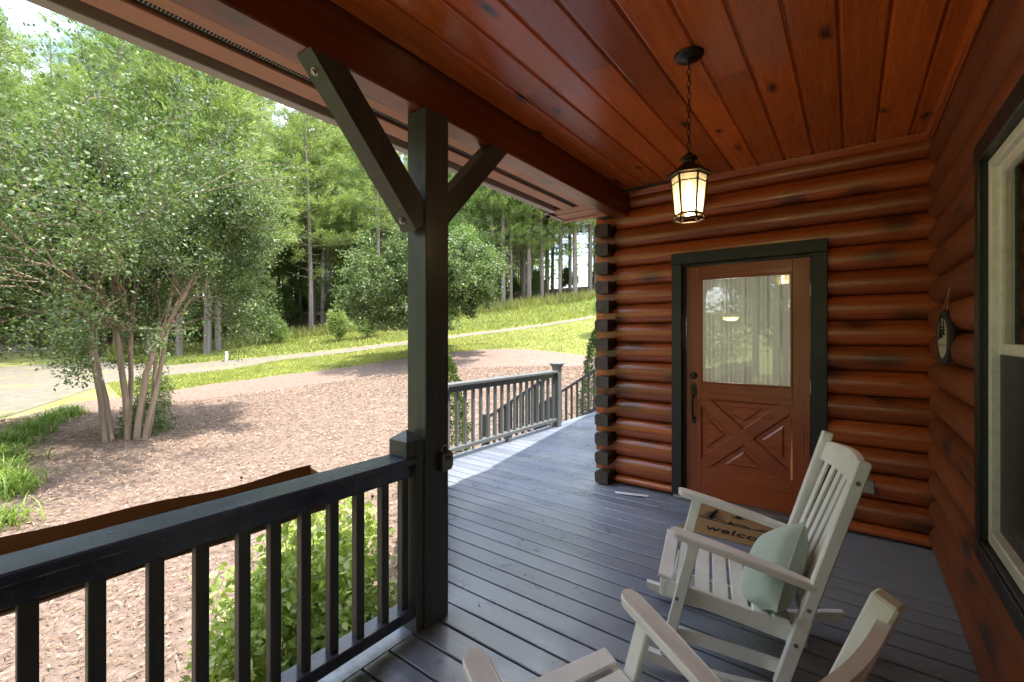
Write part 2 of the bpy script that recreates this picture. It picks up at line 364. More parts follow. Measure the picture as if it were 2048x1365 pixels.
def ground_mat(name, stops, scale=6, fine=60, bumpd=.02, rough=.95, patch=None):
    m, t, b = newmat(name); v = coords(t, (1, 1, 1), rand=False)
    a = noise(t, v, scale, 8, .7); f = noise(t, v, fine, 4, .75)
    col = ramp(t, a, stops)
    col = mixc(t, col, ramp(t, f, [(.32, (.45, .45, .45)), (.5, (1, 1, 1)), (.7, (1.3, 1.3, 1.3))]), .7, 'MULTIPLY')
    if patch:
        pn = noise(t, v, patch[1], 5, .6); col = mixc(t, col, patch[0], mapr(t, pn, patch[2], patch[3], 0, 1))
    t.links.new(col, b.inputs['Base Color']); b.inputs['Roughness'].default_value = rough; b.inputs['Specular IOR Level'].default_value = .15
    bump(t, b, f, .6, bumpd); return m
M['grass_ground'] = ground_mat('lawn', [(.3, (.15, .185, .045)), (.5, (.22, .235, .075)), (.7, (.30, .28, .12))], .8, 30, .03, patch=((.30, .25, .13), .35, .56, .72))
M['mulch'] = ground_mat('mulch', [(.3, (.14, .094, .070)), (.5, (.21, .152, .122)), (.7, (.28, .215, .18))], 9, 130, .03)
M['gravel'] = ground_mat('gravel path', [(.3, (.13, .112, .085)), (.6, (.20, .175, .14))], 3, 120, .01, patch=((.20, .21, .08), .5, .56, .70))
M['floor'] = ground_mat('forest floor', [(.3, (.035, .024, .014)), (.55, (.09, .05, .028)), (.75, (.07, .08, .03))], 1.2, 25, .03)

# ------------------------------------------------------------------ terrain
sY, cY = math.sin(YAW), math.cos(YAW)
def pix(u, v, d):
    a = (u-1024)/FPX; b = -(v-669)/FPX
    return ((-sY+a*cY)*d, (cY+a*sY)*d, CAM_H+b*d)
ctrl = [(0,1200,4.),(0,1000,6.3),(0,870,9.8),(0,800,14),(0,740,22),(0,700,32),(0,664,46),
        (250,883,9.9),(250,800,14.5),(250,750,20),(250,712,27),(250,672,40),
        (500,1000,6.4),(500,860,10.5),(500,765,17),(500,732,22),(500,695,30),(500,655,42),
        (820,900,8.5),(820,800,12.5),(820,716,20),(820,690,25),(820,650,34),(820,622,42),(660,604,60),
        (1000,860,10),(1000,780,14),(1000,703,20),(1000,662,28),(1000,605,40),(1000,590,60),
        (1190,780,13.5),(1190,712,19),(1190,642,29),(1190,590,40),(1190,572,60)]
CP = [pix(*c) for c in ctrl]
for x, y in ((-3,0),(-2,3),(-4,5),(0,0),(4,0),(0,6),(4,6),(-3,-5),(4,-6),(-6,-4),(-5,8)): CP.append((x, y, -.93))
for x, y, z in ((-12,-12,-1.0),(12,-14,-1),(14,14,.2),(-30,-14,-.9),(-60,-10,.5),(20,45,6.5),(-80,40,7),(-10,80,11),(60,60,10),(-60,80,11),(40,-30,-1),(-50,-40,-1),(-100,-20,2)): CP.append((x, y, z))
CP = np.array(CP)
def rbf(r): return np.where(r > 1e-6, r*r*np.log(np.maximum(r, 1e-6)), 0)
S_ = 20.0; Xc = CP[:, :2]/S_
K = rbf(np.linalg.norm(Xc[:, None]-Xc[None], axis=2))+np.eye(len(Xc))*.02
Pm = np.hstack([np.ones((len(Xc), 1)), Xc]); A = np.block([[K, Pm], [Pm.T, np.zeros((3, 3))]])
W_ = np.linalg.solve(A, np.concatenate([CP[:, 2], np.zeros(3)]))
def height(x, y):
    q = np.stack([np.asarray(x, float).ravel(), np.asarray(y, float).ravel()], 1)/S_
    out = np.empty(len(q))
    for i in range(0, len(q), 20000):
        qq = q[i:i+20000]; out[i:i+20000] = rbf(np.linalg.norm(qq[:, None]-Xc[None], axis=2))@W_[:len(Xc)]+W_[len(Xc)]+qq@W_[len(Xc)+1:]
    r = np.hypot(q[:, 0], q[:, 1])*S_
    far = np.clip((r-75)/60, 0, 1); out = out*(1-far)+8*far
    return out.reshape(np.shape(x))
def hz(x, y): return float(height(np.array([x]), np.array([y]))[0])
def hit(u, v):
    """ground point seen at a photo position (used to lay out the garden on its slope)"""
    r = pix(u, v, 1.0); dx, dy, dz = r[0], r[1], r[2]-CAM_H
    d = np.linspace(2.5, 75, 1500); z = CAM_H+dz*d; h = height(dx*d, dy*d); k = np.where(z < h)[0]
    t = d[k[0]] if len(k) else 70.0
    return (dx*t, dy*t)
def grid_obj(name, P, mat, off=0.0, jit=0.0):
    """P: (n,m,2) array of ground positions draped on the terrain"""
    n, m, _ = P.shape; Z = height(P[..., 0], P[..., 1])+off
    if jit: Z = Z+RNG.normal(size=Z.shape)*jit
    V = np.dstack([P, Z]).reshape(-1, 3)
    idx = np.arange(n*m).reshape(n, m)
    F = np.stack([idx[:-1, :-1], idx[1:, :-1], idx[1:, 1:], idx[:-1, 1:]], -1).reshape(-1, 4)
    me = bpy.data.meshes.new(name); me.vertices.add(len(V)); me.vertices.foreach_set('co', V.astype(np.float32).ravel())
    me.loops.add(F.size); me.loops.foreach_set('vertex_index', F.astype(np.int32).ravel())
    me.polygons.add(len(F)); me.polygons.foreach_set('loop_start', (np.arange(len(F))*4).astype(np.int32))
    me.polygons.foreach_set('use_smooth', np.ones(len(F), bool)); me.materials.append(mat); me.update(calc_edges=True)
    o = bpy.data.objects.new(name, me); COL.objects.link(o); return o
def band(lo, hi, n, m):
    """ruled patch between two polylines of ground points"""
    def rs(pl, k):
        pl = np.array(pl, float); s = np.concatenate([[0], np.cumsum(np.linalg.norm(np.diff(pl, axis=0), axis=1))]); q = np.linspace(0, s[-1], k)
        return np.stack([np.interp(q, s, pl[:, i]) for i in (0, 1)], 1)
    a, b = rs(lo, n), rs(hi, n); t = np.linspace(0, 1, m)[None, :, None]
    return a[:, None]*(1-t)+b[:, None]*t
# ground sheet, warped so cells are finest near the porch
ax_ = np.sinh(np.linspace(-1, 1, 260)*3.6)/math.sinh(3.6)*420
GX, GY = np.meshgrid(ax_, ax_, indexing='ij')
g = grid_obj('ground', np.dstack([GX-8, GY+8]), M['grass_ground'], .0); structure(g)

edge_px = [(-260,880),(-60,862),(150,806),(240,797),(329,786),(420,770),(560,752),(700,735),(820,716),(900,707),(950,702),(1010,699),(1080,702),(1140,709),(1190,716),(1260,730)]
edge = [hit(u, v) for u, v in edge_px]
near = [(-9,-6),(-5,-4.5),(-2.2,-3.5),(-1.9,0),(-1.9,1.5),(-2.5,2.6),(-3.6,3.6),(-3.6,5),(-3.6,6),(-3.6,7),(-3.6,8.2),(-3.2,9),(-2.5,10)]
mb_P = band(near, edge, 150, 120)
tt = np.linspace(0, 1, 150)[:, None]
mulch = grid_obj('mulch_bed', mb_P, M['mulch'], .02, .004); structure(mulch)
# gravel path crossing behind, widening to the left into the drive
pu = [(-300,850),(-100,850),(0,838),(120,800),(215,768),(340,752),(450,742),(560,722),(700,706),(820,690),(950,672),(1080,655),(1190,637),(1300,620)]
pl_ = [(-300,760),(-100,745),(0,735),(120,728),(215,724),(340,732),(450,722),(560,712),(700,697),(820,683),(950,666),(1080,650),(1190,632),(1300,616)]
path = grid_obj('path', band([hit(*p) for p in pu], [hit(*p) for p in pl_], 160, 14), M['gravel'], .015); structure(path)
lot = grid_obj('gravel_lot', band([hit(*p) for p in ((-200,722),(0,708),(90,704),(170,698))], [hit(*p) for p in ((-200,668),(0,655),(90,652),(170,665))], 40, 12), M['gravel'], .015); structure(lot)
wood_edge = [hit(u, v) for u, v in ((-500,700),(-200,690),(60,690),(170,712),(300,716),(420,706),(520,680),(640,662),(760,645),(900,628),(1020,614),(1130,600),(1230,592),(1400,580))]
we = np.array(wood_edge); dirs = we/np.linalg.norm(we, axis=1, keepdims=True)
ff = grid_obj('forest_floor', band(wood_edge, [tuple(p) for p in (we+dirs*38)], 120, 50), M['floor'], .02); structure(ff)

# ------------------------------------------------------------------ foliage materials
M['myrtle'] = leaf_mat('crape myrtle leaf', (.058, .092, .036), (.12, .17, .060), (.25, .30, .14), .32, .45)
M['pine_needle'] = leaf_mat('pine needle', (.13, .185, .075), (.23, .30, .12), (.36, .41, .19), .34, .5)
M['maple'] = leaf_mat('light leaf', (.16, .24, .085), (.28, .38, .15), (.44, .52, .27), .36, .45)
M['under'] = leaf_mat('understory leaf', (.06, .09, .02), (.13, .17, .04), None, .35, .5)
M['euonymus'] = leaf_mat('pale shrub leaf', (.26, .34, .09), (.44, .49, .20), (.62, .64, .38), .42, .42)
M['lily'] = leaf_mat('daylily blade', (.10, .18, .03), (.20, .29, .07), (.36, .42, .14), .4, .45)
M['everg'] = leaf_mat('evergreen leaf', (.04, .07, .02), (.09, .14, .035), (.16, .21, .07), .2, .4)
M['blade'] = leaf_mat('meadow grass blade', (.16, .20, .040), (.27, .30, .075), (.42, .40, .17), .35, .5)
M['bark'] = wood_mat('pine bark', 'z', (.11, .092, .078), (.30, .262, .225), .9, 0, 0, gscale=.6)
M['bark_m'] = wood_mat('smooth tan bark', 'z', (.22, .155, .105), (.42, .32, .235), .7, 0, 0, gscale=.5)

# ------------------------------------------------------------------ trees
def np_place(pts, per, spread, rng):
    P = np.repeat(np.array(pts), per, axis=0); return P+rng.normal(size=P.shape)*spread

def pine_proto(seed, h, dens=1.0, bare=0):
    rng = np.random.default_rng(seed); r0 = h*.0075+.02; tr = MB()
    bx, by = rng.normal(size=2)*.35
    zs = np.linspace(-.3, h, 12); ctr = lambda z: Vector((bx*(z/h)**2, by*(z/h)**2, z))
    tr.tube([ctr(max(z, 0)) if z > 0 else Vector((0, 0, z)) for z in zs], [r0*(1.15-.95*max(z, 0)/h) for z in zs], 8)
    pts = []; bd = []
    z = h*rng.uniform(.16, .22); low = h*rng.uniform(.26, .36)
    if bare: low = h*bare; r0 *= .8
    while z < h*.985:
        nb = rng.integers(3, 6); a0 = rng.uniform(0, 6.28)
        for k in range(nb):
            a = a0+k*6.28/nb+rng.normal()*.3; f = (z-low)/(h-low)
            L = (h*.20*(1-max(f, 0))**.75+.35)*rng.uniform(.7, 1.2) if z > low else h*rng.uniform(.03, .09)
            el = rng.uniform(-.15, .25)+.5*max(f, 0)
            d = Vector((math.cos(a)*math.cos(el), math.sin(a)*math.cos(el), math.sin(el)))
            p0 = ctr(z); p1 = p0+d*L*.55; p2 = p0+d*L+Vector((0, 0, .08*L))
            tr.tube([p0, p1, p2], [r0*.16*(1.2-z/h)+.008, .012, .005], 4, cap=False)
            if z > low or rng.random() < .25:
                n = max(3, int(L*6.5*dens))
                for q in range(n):
                    s = rng.uniform(.22, 1.02); sd = Vector((-d.y, d.x, 0))*rng.normal()*L*.22*(1-abs(s-.6))
                    pp = p0.lerp(p2, s)+sd+Vector((0, 0, rng.normal()*.08))
                    pts.append(tuple(pp)); bd.append(tuple(d))
        z += h*rng.uniform(.022, .036)
    per = 20
    P = np_place(pts, per, .10, rng); B = np.repeat(np.array(bd), per, axis=0)
    D = B*.9+rng.normal(size=P.shape)*.55; D[:, 2] += .25
    Nn = rdir(len(P), .9, rng)
    me = leaf_mesh('crown', P, D, Nn, rng.uniform(.20, .42, len(P)), rng.uniform(.022, .045, len(P)), M['pine_needle'])
    return tr.mesh('trunk', M['bark'], 60), me
def grow(mb, p, d, L, r, lev, rng, pts, maxlev, spread=.5, up=.25, leafstart=2, nch=(2, 3)):
    n = 3; path = [p.copy()]; rad = [r]
    for i in range(n):
        d = (d+Vector(rng.normal(size=3))*.10+Vector((0, 0, up*.10))).normalized(); p = p+d*(L/n); path.append(p.copy()); rad.append(r*(1-.35*(i+1)/n))
        if lev >= leafstart: pts.append((tuple(p), tuple(d), lev)); pts.append((tuple(p-d*(L/n)*.5), tuple(d), lev))
    mb.tube(path, rad, 6 if lev < 2 else (5 if lev < 3 else 3), cap=False)
    if lev >= maxlev: return
    for k in range(rng.integers(nch[0], nch[1]+1)):
        ax = d.cross(Vector(rng.normal(size=3))).normalized(); nd = (Matrix.Rotation(rng.uniform(.6, 1.25)*spread, 3, ax)@d)
        grow(mb, p, nd, L*rng.uniform(.68, .9), r*.62, lev+1, rng, pts, maxlev, spread, up, leafstart, nch)
    if lev >= 1 and rng.random() < .6:
        q = path[2]; ax = d.cross(Vector(rng.normal(size=3))).normalized(); nd = (Matrix.Rotation(1.0, 3, ax)@d)
        grow(mb, q, nd, L*.6, r*.45, lev+1, rng, pts, maxlev, spread, up, leafstart, nch)
def broad_proto(seed, h, mat, per=13, leaf=(.10, .2), sp=.28, spread=.62):
    rng = np.random.default_rng(seed); tr = MB(); pts = []
    H0 = h*.28; r0 = h*.011+.02
    tr.tube([(0, 0, -.3), (0, 0, H0*.5), (.05, 0, H0)], [r0*1.1, r0, r0*.9], 8)
    nlead = 7
    for i in range(nlead):
        z = H0*.8+(h*.62-H0*.8)*i/(nlead-1); a = i*2.4+rng.normal()*.3
        d = Vector((math.cos(a), math.sin(a), .35+.25*i/nlead)).normalized()
        grow(tr, Vector((0, 0, z)), d, h*.105*(1.2-.4*i/nlead), r0*.4, 1, rng, pts, 4, spread, .3, 2)
    tr.tube([(.05, 0, H0), (0, .08, h*.62), (0, 0, h*.78)], [r0*.9, r0*.5, r0*.25], 6, cap=False)
    grow(tr, Vector((0, 0, h*.76)), Vector((0, 0, 1)), h*.1, r0*.3, 1, rng, pts, 4, spread, .4, 2)
    P0 = [p[0] for p in pts]
    P = np_place(P0, per, sp, rng); D = rdir(len(P), -.1, rng)
    return tr.mesh('trunk', M['bark'], 60), leaf_mesh('crown', P, D, rdir(len(P), 1.0, rng), rng.uniform(leaf[0], leaf[1], len(P)), rng.uniform(leaf[0], leaf[1], len(P))*.62, mat)

def place_tree(name, proto, x, y, rot, sc, label, cat, group=None, z=None):
    e = bpy.data.objects.new(name, None); COL.objects.link(e); e.empty_display_size = .3
    e.location = (x, y, hz(x, y) if z is None else z); e.rotation_euler = (0, 0, rot); e.scale = (sc, sc, sc)
    tag(e, label, cat, group)
    t = bpy.data.objects.new('trunk', proto[0]); COL.objects.link(t); t.parent = e
    c = bpy.data.objects.new('crown', proto[1]); COL.objects.link(c); c.parent = e
    return e

pines = [pine_proto(100+i, 19+i*.8) for i in range(5)]
slender = [pine_proto(150+i, 20+i*.7, .8, .46+.05*i) for i in range(3)]
maples = [broad_proto(200+i, 10+i, M['maple']) for i in range(2)]
unders = [broad_proto(300+i, 4.2+i*.6, M['under'], 6, (.12, .24), .26) for i in range(2)]

# trees that can be told apart at the wood's edge: photo column, row of the foot, kind, scale, label
edge_trees = [
 (415,712,'p',1.05,'thick grey pine trunk standing nearest the drive behind the crape myrtle'),
 (358,716,'p',.92,'pine with a leaning grey trunk just left of the thickest trunk by the drive'),
 (436,706,'p',.85,'slim pine close against the right side of the thickest trunk by the drive'),
 (302,716,'p',.9,'pine seen between the stems of the crape myrtle at the edge of the drive'),
 (520,668,'p',.9,'pine with bare pale trunk beside the fallen log at the wood edge'),
 (583,640,'p',.85,'thin straight pine set back between the fallen log and the palest trunk'),
 (622,668,'p',.92,'pine with the palest bare trunk, standing out in the meadow weeds'),
 (656,648,'p',1.0,'dark barked tall pine just right of the palest bare trunk'),
 (757,648,'p',.86,'pine with pale trunk nearest the left side of the dark porch post'),
 (985,612,'p',.95,'tall pine rising just right of the porch post above the sloping meadow'),
 (1022,606,'p',.8,'slender pine at the meadow top midway between post and cabin corner'),
 (1058,603,'p',1.02,'double width pine trunk at the top of the meadow left of the pale clearing'),
 (1084,600,'p',.85,'pine in front of the left end of the pale clearing'),
 (1120,596,'p',.8,'thin pine in front of the middle of the pale clearing'),
 (1150,594,'p',.95,'pine just left of the cabin corner with spreading horizontal boughs'),
 (1180,592,'p',1.0,'pine closest to the log corner of the cabin'),
 (600,642,'m',1.05,'light green leafy tree with bright leaf sprays at the wood edge'),
 (700,636,'m',.95,'bright leafy tree filling the space left of the post'),
 (940,622,'m',.95,'pale leafy tree right of the post above the rising meadow'),
 (480,676,'m',.8,'small leafy tree with sunlit crown right of the crape myrtle'),
 (160,700,'p',1.0,'pine behind the left half of the crape myrtle beside the gravel lot'),
 (60,690,'p',1.05,'pine with feathery yellow green top standing against the open sky at far left'),
 (-40,688,'p',1.1,'tall pine partly outside the left edge above the gravel lot'),
 (235,712,'p',1.02,'tall pine directly behind the crown of the crape myrtle'),
]
rt = random.Random(5)
for i, (u, v, k, sc, lab) in enumerate(edge_trees):
    x, y = hit(u, v)
    pr = pines[i % 5] if k == 'p' else maples[i % 2]
    place_tree('pine_tree' if k == 'p' else 'leafy_tree', pr, x, y, rt.uniform(0, 6.28), sc*(1.14 if k == 'p' else 1), lab, 'tree')
# pines deeper in the wood
cnt = 0
wl = np.array(wood_edge)
for i in range(400):
    t = rt.uniform(0, len(wl)-1.001); k = int(t); p = wl[k]*(1-(t-k))+wl[k+1]*(t-k); dd = p/np.linalg.norm(p)
    dep = rt.uniform(1.5, 30); q = p+dd*dep
    u_ = (q[0]*cY+q[1]*sY)/(-q[0]*sY+q[1]*cY)*FPX+1024
    if u_ < -350 or u_ > 1330: continue
    if 1070 < u_ < 1200 and dep > 12 and rt.random() < .6: continue
    if 380 < u_ < 470 and dep > 6 and rt.random() < .5: continue
    place_tree('pine_tree', (pines+slender+slender)[rt.randrange(11)], q[0], q[1], rt.uniform(0, 6.28), rt.uniform(.85, 1.15), 'slender pine among many in the shaded wood behind the meadow', 'tree', 'pines deep in the wood')
    cnt += 1
    if cnt >= 150: break
for i in range(46):
    t = rt.uniform(0, len(wl)-1.001); k = int(t); p = wl[k]*(1-(t-k))+wl[k+1]*(t-k); dd = p/np.linalg.norm(p); q = p+dd*rt.uniform(1.6, 16)
    u_ = (q[0]*cY+q[1]*sY)/(-q[0]*sY+q[1]*cY)*FPX+1024
    sc = rt.uniform(.45, .95)
    if u_ > 900: sc *= .6
    place_tree('leafy_sapling', unders[i % 2], q[0], q[1], rt.uniform(0, 6.28), sc, 'low leafy sapling growing under the pines at the wood edge', 'sapling', 'saplings under the pines')
for i in range(34):
    x, y = -rt.uniform(30, 46), rt.uniform(-24, 3)
    place_tree('pine_tree', pines[i % 5], x, y, rt.uniform(0, 6.28), rt.uniform(.9, 1.15), 'pine of the wood edge carrying on beyond the left border of the view', 'tree', 'pines beyond the left border')
# far wood closing the view
rng = np.random.default_rng(5); fw = MB()
FP = []
for i in range(520):
    u = rng.uniform(-400, 1400); d = rng.uniform(66, 100); a = (u-1024)/FPX; x, y = (-sY+a*cY)*d, (cY+a*sY)*d
    if 1085 < u < 1200 and rng.random() < .85: continue
    z = hz(x, y); h = rng.uniform(15, 21)
    fw.tube([(x, y, z-.3), (x+rng.normal()*.3, y, z+h*.5), (x, y, z+h)], [.2, .16, .04], 5, cap=False)
    for q in range(16): FP.append((x+rng.normal()*1.3, y+rng.normal()*1.3, z+h*(rng.uniform(.30, 1.0) if q < 11 else rng.uniform(0, .35))))
fo = fw.build('distant_wood_trunks', M['bark']); tag(fo, 'dim mass of far pine trunks closing the back of the wood', 'wood', kind='stuff')
P = np_place(FP, 14, .8, rng)
fc = link('distant_wood', leaf_mesh('distant_wood', P, rdir(len(P), 0, rng), rdir(len(P), .6, rng), rng.uniform(.6, 1.1, len(P)), .42, M['pine_needle']))
tag(fc, 'far mass of pale green foliage behind the nearer pines', 'wood', kind='stuff')

# trees behind the viewpoint, mirrored in the door and window glass
for i, (x, y, k, sc) in enumerate(((-9,-9,'m',.9),(-5.5,-11,'m',1.0),(-2,-12,'m',.95),(1.5,-11.5,'m',.9),(-12,-15,'p',.9),(-7,-17,'p',1.0),(-3,-18,'p',.95),(1,-17,'p',1.0),(5,-14,'m',1.0),(-14,-7,'m',.8),(-16,-20,'p',1.0),(-11,-24,'p',1.0),(-5,-25,'p',1.0),(2,-25,'p',1.0))):
    place_tree('pine_tree' if k == 'p' else 'leafy_tree', pines[i % 5] if k == 'p' else maples[i % 2], x, y, i*1.3, sc, 'tree standing behind the viewpoint, seen only mirrored in the door glass', 'tree', 'trees mirrored in the door glass')
# crape myrtle by the railing
def myrtle(seed, x, y, H, label, per, leafs, stems, lean=.34, levels=5, skirt=True):
    rng = np.random.default_rng(seed); z0 = hz(x, y)+.03
    root = thing('crape_myrtle', (x, y, z0), label, 'tree')
    pts = []; n = len(stems)
    for i, (ox, oy, a, tilt) in enumerate(stems):
        mb = MB(); p = Vector((x+ox, y+oy, z0-.1))
        d = Vector((math.cos(a)*tilt, math.sin(a)*tilt, 1)).normalized(); r = H*.0064*rng.uniform(.75, 1.1)
        L0 = H*.30*rng.uniform(.85, 1.08)
        path = [p]; rad = [r*1.15]
        for k in range(5):
            d = (d+Vector(rng.normal(size=3))*.06).normalized(); p = p+d*L0/5; path.append(p.copy()); rad.append(r*(1.1-.06*k))
        mb.tube(path, rad, 9, cap=False)
        for k in range(3):
            ax = d.cross(Vector(rng.normal(size=3))).normalized(); nd = Matrix.Rotation(rng.uniform(.12, .48), 3, ax)@(d+Vector((math.cos(a), math.sin(a), 0))*lean*.5).normalized()
            grow(mb, p.copy(), nd, H*.145, r*.62, 1, rng, pts, levels, .5, .5, 3)
        mb.build('trunk', M['bark_m'], root, 60)
    # a few low drooping limbs carry the skirt
    if skirt:
        mb = MB()
        for k in range(14):
            a = (2.6+k*.27 if k < 12 else k*1.7)+rng.normal()*.12; d = Vector((math.cos(a), math.sin(a), .30)).normalized()
            fr_ = 1.0+.55*max(0, math.cos(a-4.9)); d = (d+Vector((0, 0, .12*(fr_-1)))).normalized(); grow(mb, Vector((x, y, z0+H*.285)), d, H*.14*fr_, H*.0030, 1, rng, pts, 4, .46, -.22, 1)
        mb.build('limb', M['bark_m'], root, 60)
        mb = MB()
        for k in range(9):
            a = 3.7+k*.30+rng.normal()*.1; d = Vector((math.cos(a), math.sin(a), .42)).normalized()
            grow(mb, Vector((x, y, z0+H*.33)), d, H*.20, H*.0042, 1, rng, pts, 5, .42, -.05, 2)
        mb.build('limb', M['bark_m'], root, 60)
    if skirt:   # leafy side shoots where the stems fork
        for k in range(420):
            a = rng.uniform(0, 6.28); q = .25+rng.uniform(0, 1)**.6*1.9; pts.append(((x+math.cos(a)*q, y+math.sin(a)*q, z0+H*(.30+.05*q+rng.uniform(-.05, .10))), (math.cos(a), math.sin(a), -.2), 4))
    P0 = np.array([p[0] for p in pts]); B = np.array([p[1] for p in pts])
    P = np.repeat(P0, per, axis=0)+rng.normal(size=(len(P0)*per, 3))*H*.0115; Bd = np.repeat(B, per, axis=0)
    keep = P[:, 2] > z0+H*.17; P = P[keep]; Bd = Bd[keep]
    D = rdir(len(P), 0, rng)+Bd*.3
    me = leaf_mesh('crown', P, D, rdir(len(P), .8, rng), rng.uniform(*leafs, len(P)), rng.uniform(*leafs, len(P))*.6, M['myrtle'], fold=False)
    link('crown', me, root); return root, len(P)
tx, ty = hit(255, 884)
cm1, nl1 = myrtle(41, tx, ty, 8.3, 'large multi stemmed crape myrtle in the mulch bed beyond the railing', 8, (.045, .085),
    [(-.20,-.22,3.9,.16),(-.10,-.34,4.3,.10),(.02,.0,3.2,.03),(.10,.12,.4,.08),(.22,.22,.9,.13),(.10,.30,1.6,.15),(-.16,.06,2.9,.14)])
tx2, ty2 = hit(868, 712)
cm2, nl2 = myrtle(43, tx2, ty2, 6.6, 'second crape myrtle mostly hidden behind the porch post', 5, (.08, .15),
    [(-.1,0,3.3,.2),(.1,.05,.3,.25),(0,.15,1.6,.2),(.25,-.1,5.6,.35)])
print('myrtle leaves', nl1, nl2)
# tree out past the cabin corner: only its shade on the lawn shows
x3, y3 = hit(1150, 672)
place_tree('leafy_tree', maples[0], x3+2.8, y3+1.0, 1.0, .62, 'leafy tree behind the cabin corner casting shade on the upper lawn', 'tree')

# ------------------------------------------------------------------ low planting
def shrub(name, c, r, n, leaf, mat, label, cat, seed, fold=True, up=.6, shell=.55, stems=14):
    """dome of leaves carried on real stems; c base centre, r = (rx, ry, h)"""
    rng = np.random.default_rng(seed); root = thing(name, c, label, cat)
    mb = MB(); c = Vector(c); tips = []
    for i in range(stems):
        a = rng.uniform(0, 6.28); q = rng.uniform(0, .95)**.5
        t = c+Vector((math.cos(a)*q*r[0], math.sin(a)*q*r[1], r[2]*math.sqrt(max(.05, 1-q*q))*rng.uniform(.75, 1)))
        b = c+Vector((math.cos(a)*.12*r[0], math.sin(a)*.12*r[1], -.05)); m = b.lerp(t, .5)+Vector(rng.normal(size=3))*.03
        mb.tube([b, m, t], [.008, .006, .003], 5, cap=False); tips += [t, m.lerp(t, .5), m]
    mb.build('stem', M['bark_m'], root)
    k = n//6
    u = rng.normal(size=(k, 3)); u /= np.linalg.norm(u, axis=1, keepdims=True); u[:, 2] = np.abs(u[:, 2])
    rad = rng.uniform(shell, 1.0, (k, 1))*(1+.16*np.sin(u[:, :1]*7+seed)*np.cos(u[:, 1:2]*6))
    C = np.array(c)+u*rad*np.array(r)
    P = np.repeat(C, 6, axis=0)+rng.normal(size=(k*6, 3))*leaf[1]*.55
    out = np.repeat(u, 6, axis=0); D = out*.6+rng.normal(size=P.shape)*.6; Nn = rdir(len(P), up, rng)+out*.5
    link('foliage', leaf_mesh('foliage', P, D, Nn, rng.uniform(*leaf, len(P)), rng.uniform(*leaf, len(P))*.62, mat, fold=fold), root); return root
shrub('pale_shrub', (-2.93, 1.52, -.93), (.58, .56, 1.12), 6500, (.038, .075), M['euonymus'], 'pale yellow green broadleaf shrub just outside the railing beside the post', 'shrub', 3)
shrub('pale_shrub', (-3.35, 1.98, -.93), (.6, .55, 1.12), 5000, (.038, .075), M['euonymus'], 'taller pale green shrub behind the first one, seen between the last balusters', 'shrub', 4)
shrub('pale_shrub', (-2.72, 1.18, -.93), (.34, .36, .58), 1700, (.035, .065), M['euonymus'], 'lowest pale green shrub, spreading towards the foot of the railing', 'shrub', 5)
for i, (u, v, s_, lab) in enumerate(((292,868,.85,'dark leafy bush growing in front of the crape myrtle stems'), (306,815,.85,'dark leafy suckers behind the crape myrtle stems'))):
    x, y = hit(u, v); shrub('small_bush', (x, y, hz(x, y)), (.55*s_+.1, .5*s_+.1, 1.0*s_ if i == 0 else 1.3), 3600, (.035, .065), M['myrtle'], lab, 'bush', 20+i, fold=False)
def column_shrub(c, r, h, n, label, seed):
    rng = np.random.default_rng(seed); root = thing('columnar_evergreen', c, label, 'shrub'); mb = MB()
    mb.tube([(c[0], c[1], c[2]-.1), (c[0], c[1], c[2]+h*.9)], [.04, .01], 6); mb.build('stem', M['bark'], root)
    z = rng.uniform(.02, 1, n); a = rng.uniform(0, 6.28, n); prof = np.clip(1.2*np.sqrt(np.clip(1-z, 0, 1))*(1+.12*np.sin(z*40+a*3)), 0, 1.0)
    rr = r*prof*rng.uniform(.7, 1.05, n)
    P = np.stack([c[0]+rr*np.cos(a), c[1]+rr*np.sin(a), c[2]+z*h], 1); O = np.stack([np.cos(a), np.sin(a), np.full(n, .9)], 1)
    link('foliage', leaf_mesh('foliage', P, O+rng.normal(size=(n, 3))*.5, rdir(n, .4, rng)+O*.5, rng.uniform(.03, .07, n), rng.uniform(.015, .035, n), M['everg']), root)
column_shrub((-5.05, 4.95, -.93), .42, 2.05, 9000, 'columnar evergreen behind the sunlit railing beside the post', 31)
column_shrub((-4.25, 8.6, -.80), .36, 2.35, 8000, 'narrow columnar evergreen beside the stairs at the cabin corner', 32)
def lily(x, y, s, seed, label):
    rng = np.random.default_rng(seed); n = int(190*s); z = hz(x, y)+.03; mb = MB()
    for i in range(n):
        a = rng.uniform(0, 6.28); L = rng.uniform(.28, .46)*s; b = Vector((x+rng.normal()*.17*s, y+rng.normal()*.17*s, z)); dv = Vector((math.cos(a), math.sin(a), 0)); sd = Vector((-dv.y, dv.x, 0))
        rch = rng.uniform(.6, 1.15); w = .013; pr = []
        for k in range(5):
            t = k/4; pr.append((b+dv*L*rch*t*t*.9+dv*L*.15*t+Vector((0, 0, L*(1.5*t-1.05*t*t*rch))), w*(1-t*.85)))
        vs = [];
        for p_, ww in pr: vs += [p_-sd*ww, p_+sd*ww]
        mb.add(vs, [(2*k, 2*k+1, 2*k+3, 2*k+2) for k in range(4)])
    o = mb.build('daylily_clump', M['lily'], None, 60); tag(o, label, 'plant', 'daylilies edging the mulch bed')
